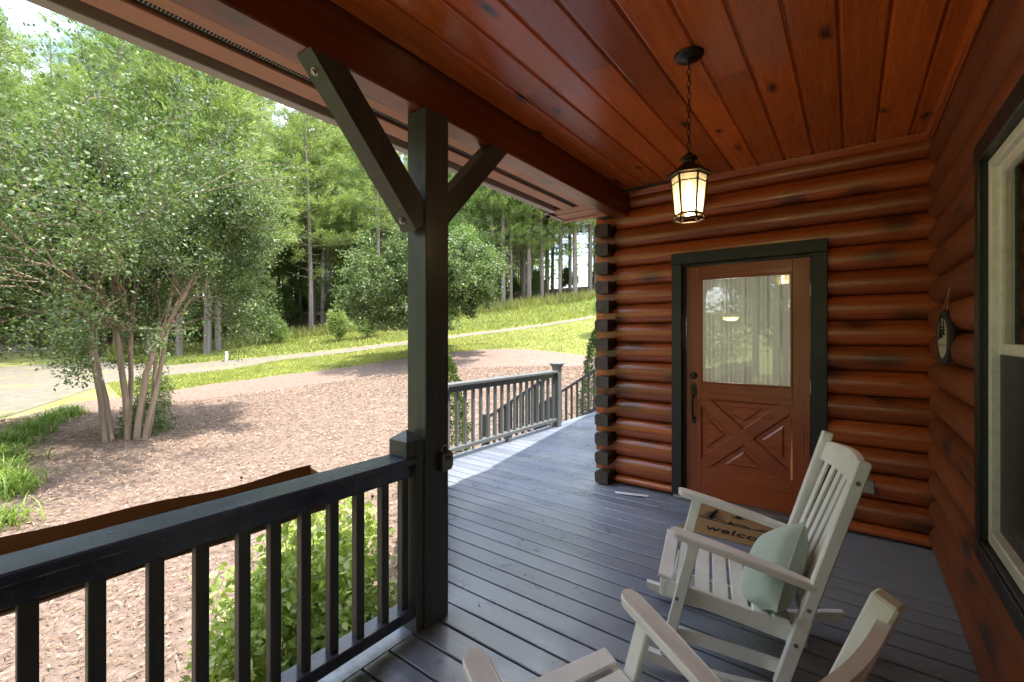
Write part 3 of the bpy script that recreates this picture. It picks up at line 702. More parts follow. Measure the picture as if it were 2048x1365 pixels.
ll = [(135,835,1.0,'daylily clump farthest along the edge of the mulch bed'),(100,850,1.0,'daylily clump second from the far end of the bed edge'),(62,872,1.05,'daylily clump in the middle of the bed edge row'),(30,895,1.0,'daylily clump left of the tree shade'),(10,930,1.0,'daylily clump at the left border with arching blades'),
      (-20,965,1.05,'daylily clump partly outside the left side of the view'),(18,985,.9,'daylily clump in front of the shaded mulch'),(-15,1060,.85,'nearest sizeable daylily clump at the left border'),(0,1000,.9,'daylily clump between the shaded mulch and the left border'),(2,1150,.5,'small daylily tuft low at the left border'),(-60,920,1.1,'daylily clump outside the left border of the view')]
for i, (u, v, s_, lab) in enumerate(ll):
    x, y = hit(u, v); lily(x, y, s_, 60+i, lab)
for (x, y, s_, lab) in ((-2.75, .18, .35, 'tiny green tuft in the mulch under the railing planter'), (-3.2, .75, .3, 'tiny weed in the mulch seen between balusters')):
    lily(x, y, s_, int(-x*100), lab)

# meadow grass, lawn tufts and mulch chips: nobody could count them
def scatter(lo, hi, n, seed):
    rng = np.random.default_rng(seed); Pm_ = band(lo, hi, 200, 40)
    i = rng.uniform(0, 198.99, n); j = rng.uniform(0, 38.99, n); i0 = i.astype(int); j0 = j.astype(int); fi = (i-i0)[:, None]; fj = (j-j0)[:, None]
    return (Pm_[i0, j0]*(1-fi)+Pm_[i0+1, j0]*fi)*(1-fj)+(Pm_[i0, j0+1]*(1-fi)+Pm_[i0+1, j0+1]*fi)*fj
def blades(name, XY, L, W, mat, label, cat, seed, up=1.0, spread=.55):
    rng = np.random.default_rng(seed); n = len(XY); P = np.column_stack([XY, height(XY[:, 0], XY[:, 1])])
    D = rng.normal(size=(n, 3))*spread; D[:, 2] = up; lens = rng.uniform(*L, n)
    a = rng.uniform(0, 6.28, n); Nn = np.stack([np.cos(a), np.sin(a), np.zeros(n)], 1)
    o = link(name, leaf_mesh(name, P, D, Nn, lens, rng.uniform(*W, n), mat)); tag(o, label, cat, kind='stuff'); return o
path_top = [hit(*p) for p in pl_ if p[0] > 200]
we2 = [hit(u, v) for u, v in ((215,712),(420,700),(520,676),(640,660),(760,643),(900,626),(1020,612),(1130,598),(1230,590))]
MX = scatter(path_top, we2, 60000, 1)
M['tall'] = leaf_mat('tall weed', (.13, .17, .03), (.27, .27, .07), (.38, .33, .16), .35, .6)
blades('meadow_grass', MX, (.12, .30), (.03, .06), M['blade'], 'bright yellow green meadow grass on the slope beyond the path', 'grass', 2)
TW = scatter([((a[0]*.35+b[0]*.65), (a[1]*.35+b[1]*.65)) for a, b in zip(np.array(path_top)[[0,2,4,5,6,7,8,9]], np.array(we2)[[0,1,2,3,4,5,6,7]])], we2, 9000, 3)
cl = np.random.default_rng(8).random(len(TW)) < .9
blades('tall_weeds', TW[cl], (.4, .95), (.035, .07), M['tall'], 'tall straw coloured weeds along the foot of the wood', 'weeds', 4, 1.2, .35)
edge_in = [tuple(np.array(p)*1.0) for p in edge[3:]]; path_low = [hit(*p) for p in pu[4:]]
LW = scatter(edge_in, path_low, 60000, 6)
blades('lawn_grass', LW, (.05, .12), (.015, .03), M['blade'], 'mown lawn grass between the mulch bed and the path', 'grass', 7)
MC = scatter(near, edge, 190000, 9)
keep = (np.hypot(MC[:, 0], MC[:, 1]) < 17) & (MC[:, 0] < -1.95); MC = MC[keep]
rng = np.random.default_rng(12); n = len(MC); P = np.column_stack([MC, height(MC[:, 0], MC[:, 1])+.045+rng.uniform(0, .012, n)])
D = rng.normal(size=(n, 3)); D[:, 2] *= .18
M['chip'] = leaf_mat('wood chip', (.07, .035, .022), (.21, .14, .10), (.42, .33, .26), .0, .85)
ch = link('mulch_chips', leaf_mesh('mulch_chips', P, D, rdir(n, 2.0, rng), rng.uniform(.018, .07, n)*(1+np.hypot(MC[:,0],MC[:,1])*.05), rng.uniform(.004, .014, n)*(1+np.hypot(MC[:,0],MC[:,1])*.05), M['chip'])); tag(ch, 'loose bark chips and pine straw covering the mulch bed', 'mulch', kind='stuff')
for i, (u, v, lab) in enumerate(((560,690,'small feathery seedling left of the palest trunk'),(680,686,'feathery pine seedling between the palest trunk and the post'),(735,680,'feathery pine seedling nearest the post'))):
    x, y = hit(u, v); place_tree('pine_seedling', pine_proto(400+i, 2.2, 1.4), x, y, i, .8, lab, 'seedling')
# fallen log, marker stub, landscape lights
x0, y0 = hit(470, 667); x1, y1 = hit(520, 662); fl = MB(); fl.tube([(x0, y0, hz(x0, y0)+.18), (x1, y1, hz(x1, y1)+.22)], [.17, .13], 10)
tag(fl.build('fallen_log', M['bark'], None, 50), 'fallen grey log lying at the wood edge behind the meadow', 'log')
x0, y0 = hit(453, 722); z0 = hz(x0, y0); st = thing('marker_stub', (x0, y0, z0), 'short pale capped pipe stub standing in the grass by the path', 'pipe stub')
a = MB(); a.lathe([(.075, -.1), (.075, .42)], (x0, y0, z0), 12); a.build('pipe', M['vinyl'], st, 50); a = MB(); a.lathe([(.09, 0), (.09, .05), (.05, .07)], (x0, y0, z0+.42), 12); a.build('cap', M['vinyl'], st, 50)
for (u, v, lab) in ((745,1003,'tiny black garden light in the mulch seen between the last balusters'), (728,938,'small black garden light just above the handrail near the post'), (483,965,'small black garden light behind the middle of the handrail')):
    x0, y0 = hit(u, v); z0 = hz(x0, y0)+.03; st = thing('garden_light', (x0, y0, z0), lab, 'garden light', 'garden lights in the mulch')
    a = MB(); a.tube([(x0, y0, z0-.1), (x0, y0, z0+.02)], .005, 6); a.build('stake', M['iron'], st); a = MB(); a.lathe([(.010, 0), (.020, .012), (.022, .03), (.018, .036)], (x0, y0, z0+.02), 10); a.build('lamp_head', M['iron'], st, 40)

# ------------------------------------------------------------------ deck
DK = thing('deck', (0, 0, 0), None, None); structure(DK)
BW = .144; y_ref = 1.752
def left_end(y):
    if y < 1.62: return -1.70
    if y < 3.55: return -1.70-(y-1.62)*(1.98/1.93)
    return -3.68
cache = {}
ny = [y_ref+BW*k for k in range(-33, 46)]
for k, y0 in enumerate(ny):
    y1 = y0+BW-.006
    xl0, xl1 = left_end(y0), left_end(y1)
    xr = .56 if y0 < 4.08 else -1.86
    if y0 > 8.1: break
    pts = [(xl0, y0+.003), (xr, y0+.003), (xr, y1-.003), (xl1, y1-.003)]
    # split long boards at a butt joint
    mb = MB(); T = [Vector((p[0], p[1], 0)) for p in pts]; ch = .004
    b3 = [(p[0], p[1]+(.0 if i < 2 else 0), -.026) for i, p in enumerate(pts)]
    top = [(pts[0][0], pts[0][1]+ch, 0), (pts[1][0], pts[1][1]+ch, 0), (pts[2][0], pts[2][1]-ch, 0), (pts[3][0], pts[3][1]-ch, 0)]
    mid = [(p[0], p[1], -.003) for p in pts]
    vs = b3+mid+top
    fs = [(3,2,1,0)]+[(i, (i+1) % 4, 4+(i+1) % 4, 4+i) for i in range(4)]+[(4+i, 4+(i+1) % 4, 8+(i+1) % 4, 8+i) for i in range(4)]+[(8,9,10,11)]
    mb.add(vs, fs); mb.build('deck_board', M['deck'], DK)
def border(pts, name='border_board'):
    mb = MB(); mb.prism(pts, 'z', -.028, .001); mb.build(name, M['deck'], DK)
border([(-1.865, -3.0), (-1.706, -3.0), (-1.706, 1.60), (-1.865, 1.66)])
border([(-1.865, 1.668), (-1.712, 1.612), (-3.69, 3.54), (-3.835, 3.60)])
border([(-3.835, 3.61), (-3.69, 3.552), (-3.69, 8.1), (-3.835, 8.1)])
mb = MB(); mb.box(-1.845, -1.80, -3, 1.62, -.24, -.03); mb.bar((-1.80, 1.62, -.135), (-3.80, 3.58, -.135), .04, .2); mb.box(-3.82, -3.78, 3.6, 8.1, -.24, -.03); mb.build('rim_joist', M['deck'], DK)
mb = MB()
for yy in np.arange(-2.8, 8, .4):
    mb.box(left_end(yy)+.1, .5, yy, yy+.04, -.19, -.03)
mb.build('joist', M['black_hole'], DK)
mb = MB()
for (x, y) in ((-1.78, -2.5), (-1.78, 1.5), (-3.75, 3.6), (-3.75, 6.1), (-3.75, 7.9)): mb.box(x-.07, x+.07, y-.07, y+.07, -1.1, -.2)
mb.build('footing_post', M['deck'], DK)

# stairs
STR = thing('stairs', (-3.84, 6.97, -.9), 'grey wooden steps going down to the mulch bed beyond the far railing', 'stairs')
for k in range(5):
    zt = -.18*(k+1)+.0; xk = -3.86-.28*(k+1)
    if k == 4: break
    mb = MB(); mb.box(xk, xk+.285, 6.16, 7.78, zt-.03, zt, .004); mb.build('tread', M['deck'], STR)
for yy in (6.14, 7.80):
    mb = MB(); mb.prism([(-3.84, -.03), (-3.84, -.32), (-5.15, -1.1), (-5.30, -1.1), (-5.30, -.92)], 'y', yy-.02, yy+.02); mb.build('stringer', M['deck'], STR)
for yy in (6.14, 7.80):
    rl = thing('stair_railing', (-4.5, yy, -.5), ('stair handrail descending from the capped newel' if yy < 7 else 'farther stair handrail descending beside the columnar evergreen'), 'railing')
    a, b = Vector((-3.78, yy, .84)), Vector((-5.22, yy, -.06))
    mb = MB(); mb.bar(a, b, .09, .04, ch=.004); mb.build('handrail', M['dark_y'], rl)
    mb = MB(); mb.bar(a-Vector((0,0,.74)), b-Vector((0,0,.74)), .04, .06, ch=.004); mb.build('bottom_rail', M['dark_y'], rl)
    mb = MB(); mb.box(-5.27, -5.17, yy-.05, yy+.05, -1.1, .03, .005); mb.build('newel', M['dark'], rl)
    for k in range(1, 12):
        p = a.lerp(b, k/11.6); mb = MB(); mb.box(p.x-.018, p.x+.018, yy-.018, yy+.018, p.z-.74, p.z-.015); mb.build('baluster', M['dark'], rl)

# ------------------------------------------------------------------ railings
M['rail_lit'] = paint_mat('sunlit rail paint', (.13, .135, .135), .45, .15, 'z', .3)  # lighter copy of the dark rail paint, sunlight put into its colour
def pyramid_cap(mb, x0, x1, y0, y1, z, h):
    cx, cy = (x0+x1)/2, (y0+y1)/2
    mb.add([(x0,y0,z),(x1,y0,z),(x1,y1,z),(x0,y1,z),(cx,cy,z+h)], [(0,1,4),(1,2,4),(2,3,4),(3,0,4),(3,2,1,0)])
R1 = thing('near_railing', (-1.74, -.5, 0), 'long dark green black railing in the foreground running up to the porch post', 'railing')
mb = MB(); mb.box(-1.822, -1.668, -3, 1.458, .832, .868, .006); mb.build('handrail', M['dark_y'], R1)
mb = MB(); mb.box(-1.757, -1.712, -3, 1.458, .762, .830, .003); mb.build('top_rail', M['dark_y'], R1)
mb = MB(); mb.box(-1.785, -1.690, -3, 1.458, .078, .132, .004); mb.build('bottom_rail', M['dark_y'], R1)
me = None
ys = [1.426, 1.309, 1.175, 1.051, .930, .815, .700, .575, .445, .312, .18, .055]+[-.07-.125*i for i in range(22)]
for y in ys:
    jx, jy = random.uniform(-.003, .003), random.uniform(-.004, .004)
    mb = MB(); mb.obox((-1.735+jx, y+jy, .447), (Vector((1,0,jx)).normalized(), (0,1,0), Vector((-jx,0,1)).normalized()), (.020, .020, .317), .003); mb.build('baluster', M['dark'], R1)
mb = MB(); mb.box(-1.812, -1.682, 1.462, 1.507, 0.002, .945, .003); nw = mb.build('newel', M['dark'], R1)
mb = MB(); pyramid_cap(mb, -1.812, -1.682, 1.40, 1.507, .946, .045); mb.box(-1.812, -1.682, 1.40, 1.461, .869, .9455, .002); mb.build('newel_cap', M['dark'], R1)

def far_rail(name, p0, p1, n, mat, label, z1=.89):
    d = (Vector(p1)-Vector(p0)); r = thing(name, ((p0[0]+p1[0])/2, (p0[1]+p1[1])/2, 0), label, 'railing')
    p0 = Vector((*p0, 0)); p1 = Vector((*p1, 0)); Z = Vector((0, 0, 1))
    mb = MB(); mb.bar(p0+Z*(z1-.019), p1+Z*(z1-.019), .14, .036, ch=.005); mb.build('handrail', mat, r)
    mb = MB(); mb.bar(p0+Z*(z1-.075), p1+Z*(z1-.075), .04, .07, ch=.003); mb.build('top_rail', mat, r)
    mb = MB(); mb.bar(p0+Z*.115, p1+Z*.115, .09, .045, ch=.003); mb.build('bottom_rail', mat, r)
    dd = (p1-p0).normalized()
    for k in range(n):
        c = p0.lerp(p1, (k+.6)/n); mb = MB(); mb.bar(c+Z*.138, c+Z*(z1-.11), .036, .036, up=dd, ch=.003); mb.build('baluster', mat, r)
    return r, p0, p1
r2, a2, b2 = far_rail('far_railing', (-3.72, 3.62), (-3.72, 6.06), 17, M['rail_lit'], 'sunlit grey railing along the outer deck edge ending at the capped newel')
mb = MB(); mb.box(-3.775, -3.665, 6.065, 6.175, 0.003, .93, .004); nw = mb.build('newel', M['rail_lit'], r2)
mb = MB(); c4 = lambda h, z: [(-3.72-h, 6.12-h, z), (-3.72+h, 6.12-h, z), (-3.72+h, 6.12+h, z), (-3.72-h, 6.12+h, z)]
vs = c4(.058, .931)+c4(.062, .955)+c4(.085, .985)+c4(.090, .987)+c4(.090, .998)+c4(.05, 1.012)
mb.add(vs, [(3,2,1,0)]+[(q*4+i, q*4+(i+1) % 4, q*4+4+(i+1) % 4, q*4+4+i) for q in range(5) for i in range(4)]+[(20,21,22,23)]); mb.build('newel_cap', M['rail_lit'], r2)
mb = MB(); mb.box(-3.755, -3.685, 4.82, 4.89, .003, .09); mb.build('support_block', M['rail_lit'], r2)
far_rail('angled_railing', (-1.89, 1.73), (-3.66, 3.56), 18, M['dark'], 'angled railing behind the porch post along the slanting deck edge')

# ------------------------------------------------------------------ porch post
PP = thing('porch_post', (-1.74, 1.59, 0), 'dark square porch post with two diagonal braces holding up the roof beam', 'post')
mb = MB(); mb.box(-1.81, -1.67, 1.512, 1.668, .002, 2.585, .004); mb.build('post', M['dark'], PP)
bl = MB(); bl.prism([(.925, 2.583), (1.085, 2.583), (1.5095, 2.125), (1.5095, 2.003), (1.462, 1.965)], 'x', -1.785, -1.683)
brL = bl.build('brace', M['dark'], PP)
br = MB(); br.prism([(1.670, 2.03), (2.195, 2.583), (2.045, 2.583), (1.670, 2.185)], 'x', -1.785, -1.683); brR = br.build('brace', M['dark'], PP)
def bolt(c, axis, parent, r=.017):
    mb = MB(); ax = Vector(axis).normalized(); c = Vector(c); q = ax.to_track_quat('Z', 'Y').to_matrix()
    def disc(r0, h0, h1, n, off=0.0):
        vs = [c+q@Vector((r0*math.cos(2*PI*k/n+off), r0*math.sin(2*PI*k/n+off), h)) for h in (h0, h1) for k in range(n)]
        mb.add(vs, [tuple(range(n))[::-1], tuple(range(n, 2*n))]+[(k, (k+1) % n, n+(k+1) % n, n+k) for k in range(n)])
    disc(r, 0, .003, 18); disc(r*.62, .003, .013, 6); mb.build('bolt', M['steel'], parent, 30)
nL = Vector((0, -.733, -.68))
bolt(Vector((-1.738, .925, 2.583))+Vector((0, .05, -.055)), nL, brL); bolt(Vector((-1.738, 1.462, 1.965))+Vector((0, -.042, .045)), nL, brL)
# key lock box
LB = thing('key_lock_box', (-1.66, 1.625, .77), 'small grey faced key lock box on the dark porch post', 'lock box')
mb = MB(); mb.box(-1.668, -1.635, 1.585, 1.66, .765, .865, .008); body = mb.build('body', M['iron'], LB)
M['lbface'] = plain('silver grey plastic', (.20, .20, .19), .4)
mb = MB(); vs = []
for i in range(7):
    z = .772+.085*i/6; bul = .010*math.sin(PI*i/6)+.001; vs += [(-1.634+bul, 1.592, z), (-1.634+bul, 1.655, z)]
nb = len(vs); vs += [(-1.636, p[1], p[2]) for p in vs]
mb.add(vs, [(2*i, 2*i+1, 2*i+3, 2*i+2) for i in range(6)]+[(nb+2*i+2, nb+2*i+3, nb+2*i+1, nb+2*i) for i in range(6)]+[(2*i, 2*i+2, nb+2*i+2, nb+2*i) for i in range(6)]+[(2*i+1, nb+2*i+1, nb+2*i+3, 2*i+3) for i in range(6)]); mb.build('face_plate', M['lbface'], LB, 40)
mb = MB(); mb.box(-1.628, -1.6225, 1.604, 1.645, .828, .833); mb.box(-1.628, -1.6225, 1.604, 1.609, .834, .846); mb.box(-1.6265, -1.6225, 1.614, 1.645, .838, .843); mb.box(-1.633, -1.6275, 1.602, 1.648, .7785, .7815); mb.build('marking', M['iron'], LB)
mb = MB(); mb.tube([(-1.652, 1.60+.045*(1-math.cos(t))/2, .865+.028*math.sin(t)) for t in np.linspace(0, PI, 9)], .004, 8); mb.build('shackle', M['steel'], LB, 40)

# rusty planter trough hung outside the handrail
TR = thing('planter_trough', (-1.90, -.6, .68), 'rusty brown metal planter trough hung along the outside of the near handrail', 'planter')
rng = np.random.default_rng(3); yy = np.linspace(-2.6, 1.09, 60)
def wv(y): return .010*math.sin(y*5.2+.6)+.006*math.sin(y*13+1.1)
mb = MB(); sec = lambda y: [(-1.845, .845+wv(y)*.3), (-1.845+.003, .70), (-1.86, .685+wv(y+1)*.4), (-1.935, .665+wv(y+2)*.4), (-1.975, .70), (-1.985+wv(y)*.6, .858+wv(y)), (-1.981+wv(y)*.6, .859+wv(y)), (-1.971, .703), (-1.933, .669+wv(y+2)*.4), (-1.861, .689+wv(y+1)*.4), (-1.846+.003, .704), (-1.841, .846+wv(y)*.3)]
vs = []
for y in yy: vs += [(p[0], y, p[1]) for p in sec(y)]
k = 12; fs = [(i*k+j, i*k+(j+1) % k, (i+1)*k+(j+1) % k, (i+1)*k+j) for i in range(59) for j in range(k)]
mb.add(vs, fs); mb.build('trough', M['rust'], TR, 50)
for y in (1.086,):
    mb = MB(); mb.prism([(-1.847, .83), (-1.860, .695), (-1.935, .675), (-1.972, .70), (-1.982, .85)], 'y', y, y+.004); mb.build('end_plate', M['rust'], TR)
mb = MB(); mb.box(-1.96, -1.855, -2.55, 1.07, .70, .76); mb.build('soil', M['mulch'], TR)

# ------------------------------------------------------------------ the log cabin
CB = thing('log_cabin', (1.5, 6, -.1), 'log cabin with glossy red brown log walls, board ceiling and deep eaves', 'house')
D0 = 4.175; XR = .50; SP = .1845; Z0 = .088
def log_prof(z0, z1, bulge=.064, n=9):
    zc = (z0+z1)/2; hh = (z1-z0)/2
    return [(bulge*(1-abs(math.cos(PI*i/(n-1)))**2.3)**.55, zc-hh*math.cos(PI*i/(n-1))) for i in range(n)]
def log_run(axis, a, b, z0, z1, mat, name='log'):
    pr = log_prof(z0+.002, z1-.002, .064 if axis == 'x' else .080)
    mb = MB()
    # sag: gentle irregularity along the log
    ns = max(2, int(abs(b-a)/.5)+1); vs = []
    w1, w2 = random.uniform(0, 6), random.uniform(0, 6)
    for i in range(ns+1):
        t = a+(b-a)*i/ns; e = .003*math.sin(t*2.1+w1)+.002*math.sin(t*5+w2)
        if axis == 'x': vs += [(t, D0-(p+e if p > .01 else p), z) for p, z in pr]+[(t, D0+.08, z1-.002), (t, D0+.08, z0+.002)]
        else: vs += [(XR-(p+e if p > .01 else p), t, z) for p, z in pr]+[(XR+.08, t, z1-.002), (XR+.08, t, z0+.002)]
    k = len(pr)+2
    fs = [(i*k+j, (i+1)*k+j, (i+1)*k+(j+1) % k, i*k+(j+1) % k) for i in range(ns) for j in range(k)]+[tuple(range(k)), tuple(range(ns*k, ns*k+k))[::-1]]
    mb.add(vs, fs); return mb.build(name, mat, CB, 50)
DX0, DX1, DTOP = -1.285, -.138, 2.178
seams = [Z0+SP*k for k in range(-1, 16)]
for i in range(len(seams)-1):
    z0, z1 = seams[i], seams[i+1]
    if z0 < -.05: z0 = .004
    if z0 > 2.80: break
    z1 = min(z1, 2.813)
    xl = -1.835
    if z1 > 2.60: xl = -1.69 if z0 > 2.5 else -1.835
    if z0 >= DTOP-.12: log_run('x', xl, XR, z0, z1, M['log_x'])
    else:
        log_run('x', xl, DX0+.02, z0, z1, M['log_x']); log_run('x', DX1-.02, XR, z0, z1, M['log_x'])
    # flattened red tab of this course at the corner
    if z0 < 2.58:
        mb = MB(); zc = (z0+z1)/2; hh = min(.066, (z1-z0)/2-.01)
        mb.add([(-1.836, D0-.045, zc-hh*.66), (-1.836, D0-.045, zc+hh*.66), (-2.045, D0-.052, zc+hh), (-2.045, D0-.052, zc-hh),
                (-1.836, D0+.09, zc-hh*.66), (-1.836, D0+.09, zc+hh*.66), (-2.045, D0+.09, zc+hh), (-2.045, D0+.09, zc-hh)],
               [(0,1,2,3),(7,6,5,4),(1,5,6,2),(0,3,7,4),(3,2,6,7)]); mb.build('log_tab', M['log_x'], CB)
# side wall logs running away from the porch, their dark sawn ends show at the corner
for k in range(0, 15):
    zc = Z0+SP*k-.018
    if k == 14: zc += .0
    mb = MB(); h = .059+random.uniform(-.003, .004)
    a, b, c_ = -1.996, -1.862, .014
    sec = [(a, zc-h+c_*1.5), (a+c_, zc-h), (b-c_*.2, zc-h), (b, zc-h+c_*.3), (b, zc+h-c_*.5), (b-c_*.3, zc+h-.002), (a+c_, zc+h+.003), (a-.004, zc+h-c_*1.5)]
    dy = random.uniform(-.012, .012)
    mb.prism(sec, 'y', 4.005+dy, 9.0); m_ = mb.build('log', [M['log_end']], CB, 30)
# right wall logs with window opening
WY0, WY1, WZ0, WZ1 = 1.25, 2.575, .570, 2.212
rs = [Z0+SP*(k+.5) for k in range(-1, 16)]
for i in range(len(rs)-1):
    z0, z1 = max(rs[i], .004), min(rs[i+1], 2.813)
    if z0 > 2.8: break
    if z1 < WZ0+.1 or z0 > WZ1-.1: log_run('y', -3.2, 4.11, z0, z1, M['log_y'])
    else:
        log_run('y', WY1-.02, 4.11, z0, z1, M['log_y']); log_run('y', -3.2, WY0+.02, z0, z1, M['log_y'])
# wall cores keep daylight out of the joints
mb = MB(); mb.box(-1.85, DX0+.06, D0+.01, D0+.12, .0, 2.95); mb.box(DX1-.06, XR+.1, D0+.01, D0+.12, 0, 2.95); mb.box(DX0+.06, DX1-.06, D0+.01, D0+.12, 2.11, 2.95)
mb.box(XR+.01, XR+.10, -3.2, WY0+.06, 0, 2.95); mb.box(XR+.01, XR+.10, WY1-.06, D0, 0, 2.95); mb.box(XR+.01, XR+.10, WY0+.06, WY1-.06, 0, .64); mb.box(XR+.01, XR+.10, WY0+.06, WY1-.06, 2.13, 2.95)
mb.box(-1.90, -1.86, D0+.12, 9, -.9, 2.95); mb.build('wall_core', M['black_hole'], CB)
# crown moulding
mb = MB(); mb.prism([(D0-.066, 2.815), (D0-.10, 2.815), (D0-.098, 2.806), (D0-.082, 2.790), (D0-.074, 2.776), (D0-.066, 2.772)], 'x', -1.69, XR-.07); mb.build('moulding', M['ceil'], CB, 40)
mb = MB(); mb.prism([(XR-.064, 2.815), (XR-.094, 2.815), (XR-.092, 2.806), (XR-.078, 2.790), (XR-.070, 2.772), (XR-.064, 2.770)], 'y', -3.2, 4.075); mb.build('moulding', M['ceil'], CB, 40)
# ceiling boards
xs = [.322+.182*2]
x = .322
edges = [XR, .322, .137, -.041, -.224, -.407, -.588]
while edges[-1] > -1.6: edges.append(edges[-1]-.182)
edges[-1] = -1.698
for i in range(len(edges)-1):
    x1, x0 = edges[i], edges[i+1]; cut = random.choice((2.9, 1.35, .4, 2.1, 3.4, -.5))
    if i == 5: cut = 2.55
    if i == 6: cut = 3.2
    for (ya, yb) in ((-3.2, cut-.0006), (cut+.0006, D0-.066)):
        mb = MB(); g = .010; zt = 2.815
        mb.prism([(x0+.001, zt+.018), (x0+.001, zt+.011), (x0+g*.55, zt+.011), (x0+g, zt+.001), (x0+g+.004, zt), (x1-g-.004, zt), (x1-g, zt+.001), (x1-g*.55, zt+.011), (x1-.001, zt+.011), (x1-.001, zt+.018)], 'y', ya, yb); mb.build('ceiling_board', M['ceil'], CB)
mb = MB(); mb.box(-1.70, XR+.1, -3.2, D0, 2.836, 2.86); mb.build('ceiling_backing', M['black_hole'], CB)
# beam, soffit, fascia
mb = MB(); mb.box(-1.842, -1.700, -3.2, D0-.001, 2.586, 2.835, .006); mb.build('beam', M['beam'], CB)
SZ = 2.600
mb = MB(); mb.box(-1.925, -1.844, -3.2, 3.56, SZ, SZ+.02, .002); mb.build('soffit_board', M['soffit'], CB)
# perforated vent strip: real slots
mb = MB(); mb.box(-1.962, -1.927, -3.2, 3.50, SZ+.010, SZ+.013); mb.build('vent_strip', M['fascia'], CB)
mb = MB(); y = -1.2
while y < 3.48:
    for q in range(3): mb.box(-1.957+.011*q, -1.951+.011*q, y, y+.0075, SZ+.0075, SZ+.0095)
    y += .0125
vs_ = mb.build('vent_slots', M['black_hole'], CB); vs_['kind'] = 'stuff'
mb = MB(); mb.box(-1.985, -1.964, -3.2, 3.50, SZ+.014, SZ+.018); mb.build('groove', M['black_hole'], CB)
mb = MB(); mb.box(-2.105, -1.987, -3.2, 3.56, SZ, SZ+.02, .004); mb.build('soffit_board', M['soffit'], CB)
mb = MB(); mb.box(-2.183, -2.107, -3.2, 3.56, SZ+.055, SZ+.06); mb.build('soffit_board', M['soffit'], CB)
mb = MB(); mb.box(-2.250, -2.185, -3.2, 3.60, SZ-.002, SZ+.16, .004); mb.build('fascia', M['fascia'], CB)
# gable end of the eave
mb = MB(); mb.box(-2.24, -1.844, 3.565, 3.70, SZ+.001, SZ+.02, .003); mb.build('soffit_board', M['soffit_x'], CB)
mb = MB(); mb.box(-2.28, -1.844, 3.72, 3.90, SZ+.001, SZ+.02, .003); mb.build('soffit_board', M['soffit_x'], CB)
mb = MB(); mb.box(-2.32, -1.844, 3.90, 3.97, SZ-.012, SZ+.14, .003); mb.build('fascia', M['soffit_x'], CB)
mb = MB(); mb.box(-2.33, -2.285, 3.60, 3.97, SZ-.006, SZ+.12, .003); mb.build('fascia', M['fascia'], CB)
mb = MB(); mb.box(-2.34, -1.86, 3.55, 3.96, SZ+.03, SZ+.05); mb.build('groove', M['black_hole'], CB)
# gutter end
mb = MB(); mb.tube([(-2.30, 3.40, SZ+.08), (-2.31, 3.60, SZ+.05), (-2.33, 3.66, SZ-.01)], .03, 10); mb.build('gutter', M['iron'], CB, 40)
# main roof above (shingle slab over porch, unseen far gable roof, rake shaped to cast the slanting deck shade)
M['shingle'] = ground_mat('shingles', [(.3, (.05, .045, .04)), (.7, (.09, .08, .07))], 8, 60)
mb = MB(); mb.add([(-2.27, -3.4, 2.78), (-2.27, 3.70, 2.78), (3.0, 3.70, 4.6), (3.0, -3.4, 4.6), (-2.27, -3.4, 2.70), (-2.27, 3.70, 2.70), (3.0, 3.70, 4.5), (3.0, -3.4, 4.5)], [(0,3,2,1),(4,5,6,7),(0,1,5,4),(1,2,6,5),(2,3,7,6),(3,0,4,7)]); mb.build('roof', M['shingle'], CB)
def zr(y): return 2.74+.61*(y-3.97)
YR = 3.99
mb = MB(); mb.add([(-2.32, YR, zr(YR)), (3.5, YR, zr(YR)+.25), (3.5, 9.5, zr(9.5)), (-2.32, 9.5, zr(9.5)), (-2.32, YR, zr(YR)+.12), (3.5, YR, zr(YR)+.4), (3.5, 9.5, zr(9.5)+.12), (-2.32, 9.5, zr(9.5)+.12)], [(3,2,1,0),(4,5,6,7),(0,1,5,4),(1,2,6,5),(2,3,7,6),(3,0,4,7)]); mb.build('roof', M['shingle'], CB)
mb = MB(); mb.box(-1.86, 3.4, 9.0, 9.1, -.9, 6); mb.box(3.3, 3.4, -3.3, 9, -.9, 6); mb.box(XR+.1, 3.3, -3.3, -3.2, -.9, 5); mb.build('wall', M['log_x'], CB)
mb = MB(); mb.box(-1.84, 3.3, D0+.13, 8.95, -.02, -.01); mb.box(-1.84, 3.3, D0+.13, 8.95, 2.50, 2.52); mb.box(XR+.11, 3.3, -3.15, D0, -.02, -.01); mb.box(XR+.11, 3.3, -3.15, D0, 2.5, 2.52)
M['interior'] = plain('interior pine', (.22, .11, .05), .6)
mb.box(-1.855, -1.85, D0+.13, 8.9, 0, 2.5); mb.box(-1.85, 3.3, 8.9, 8.95, 0, 2.5); mb.build('room_lining', M['interior'], CB)

# door
mb = MB(); F = D0-.085
mb.box(DX0, DX0+.085, F, D0+.0, .004, DTOP-.098, .003); mb.box(DX1-.085, DX1, F, D0, .004, DTOP-.098, .003); mb.box(DX0-.004, DX1+.004, F-.004, D0, DTOP-.096, DTOP, .003)
DOOR = None
TRM = mb.build('door_trim', M['trim'], CB)
mb = MB(); mb.box(DX0+.086, DX0+.108, D0-.02, D0+.10, .03, DTOP-.10); mb.box(DX1-.108, DX1-.086, D0-.02, D0+.10, .03, DTOP-.10); mb.box(DX0+.108, DX1-.108, D0-.02, D0+.10, DTOP-.115, DTOP-.098); mb.build('door_jamb', M['trim'], CB)
mb = MB(); mb.box(DX0+.02, DX1-.02, F-.03, D0+.10, .003, .030, .004); mb.build('threshold', M['steel'], CB)
dx0, dx1, dz0, dz1 = DX0+.110, DX1-.110, .035, 2.060
yf, yb = D0-.012, D0+.035          # door front and back faces
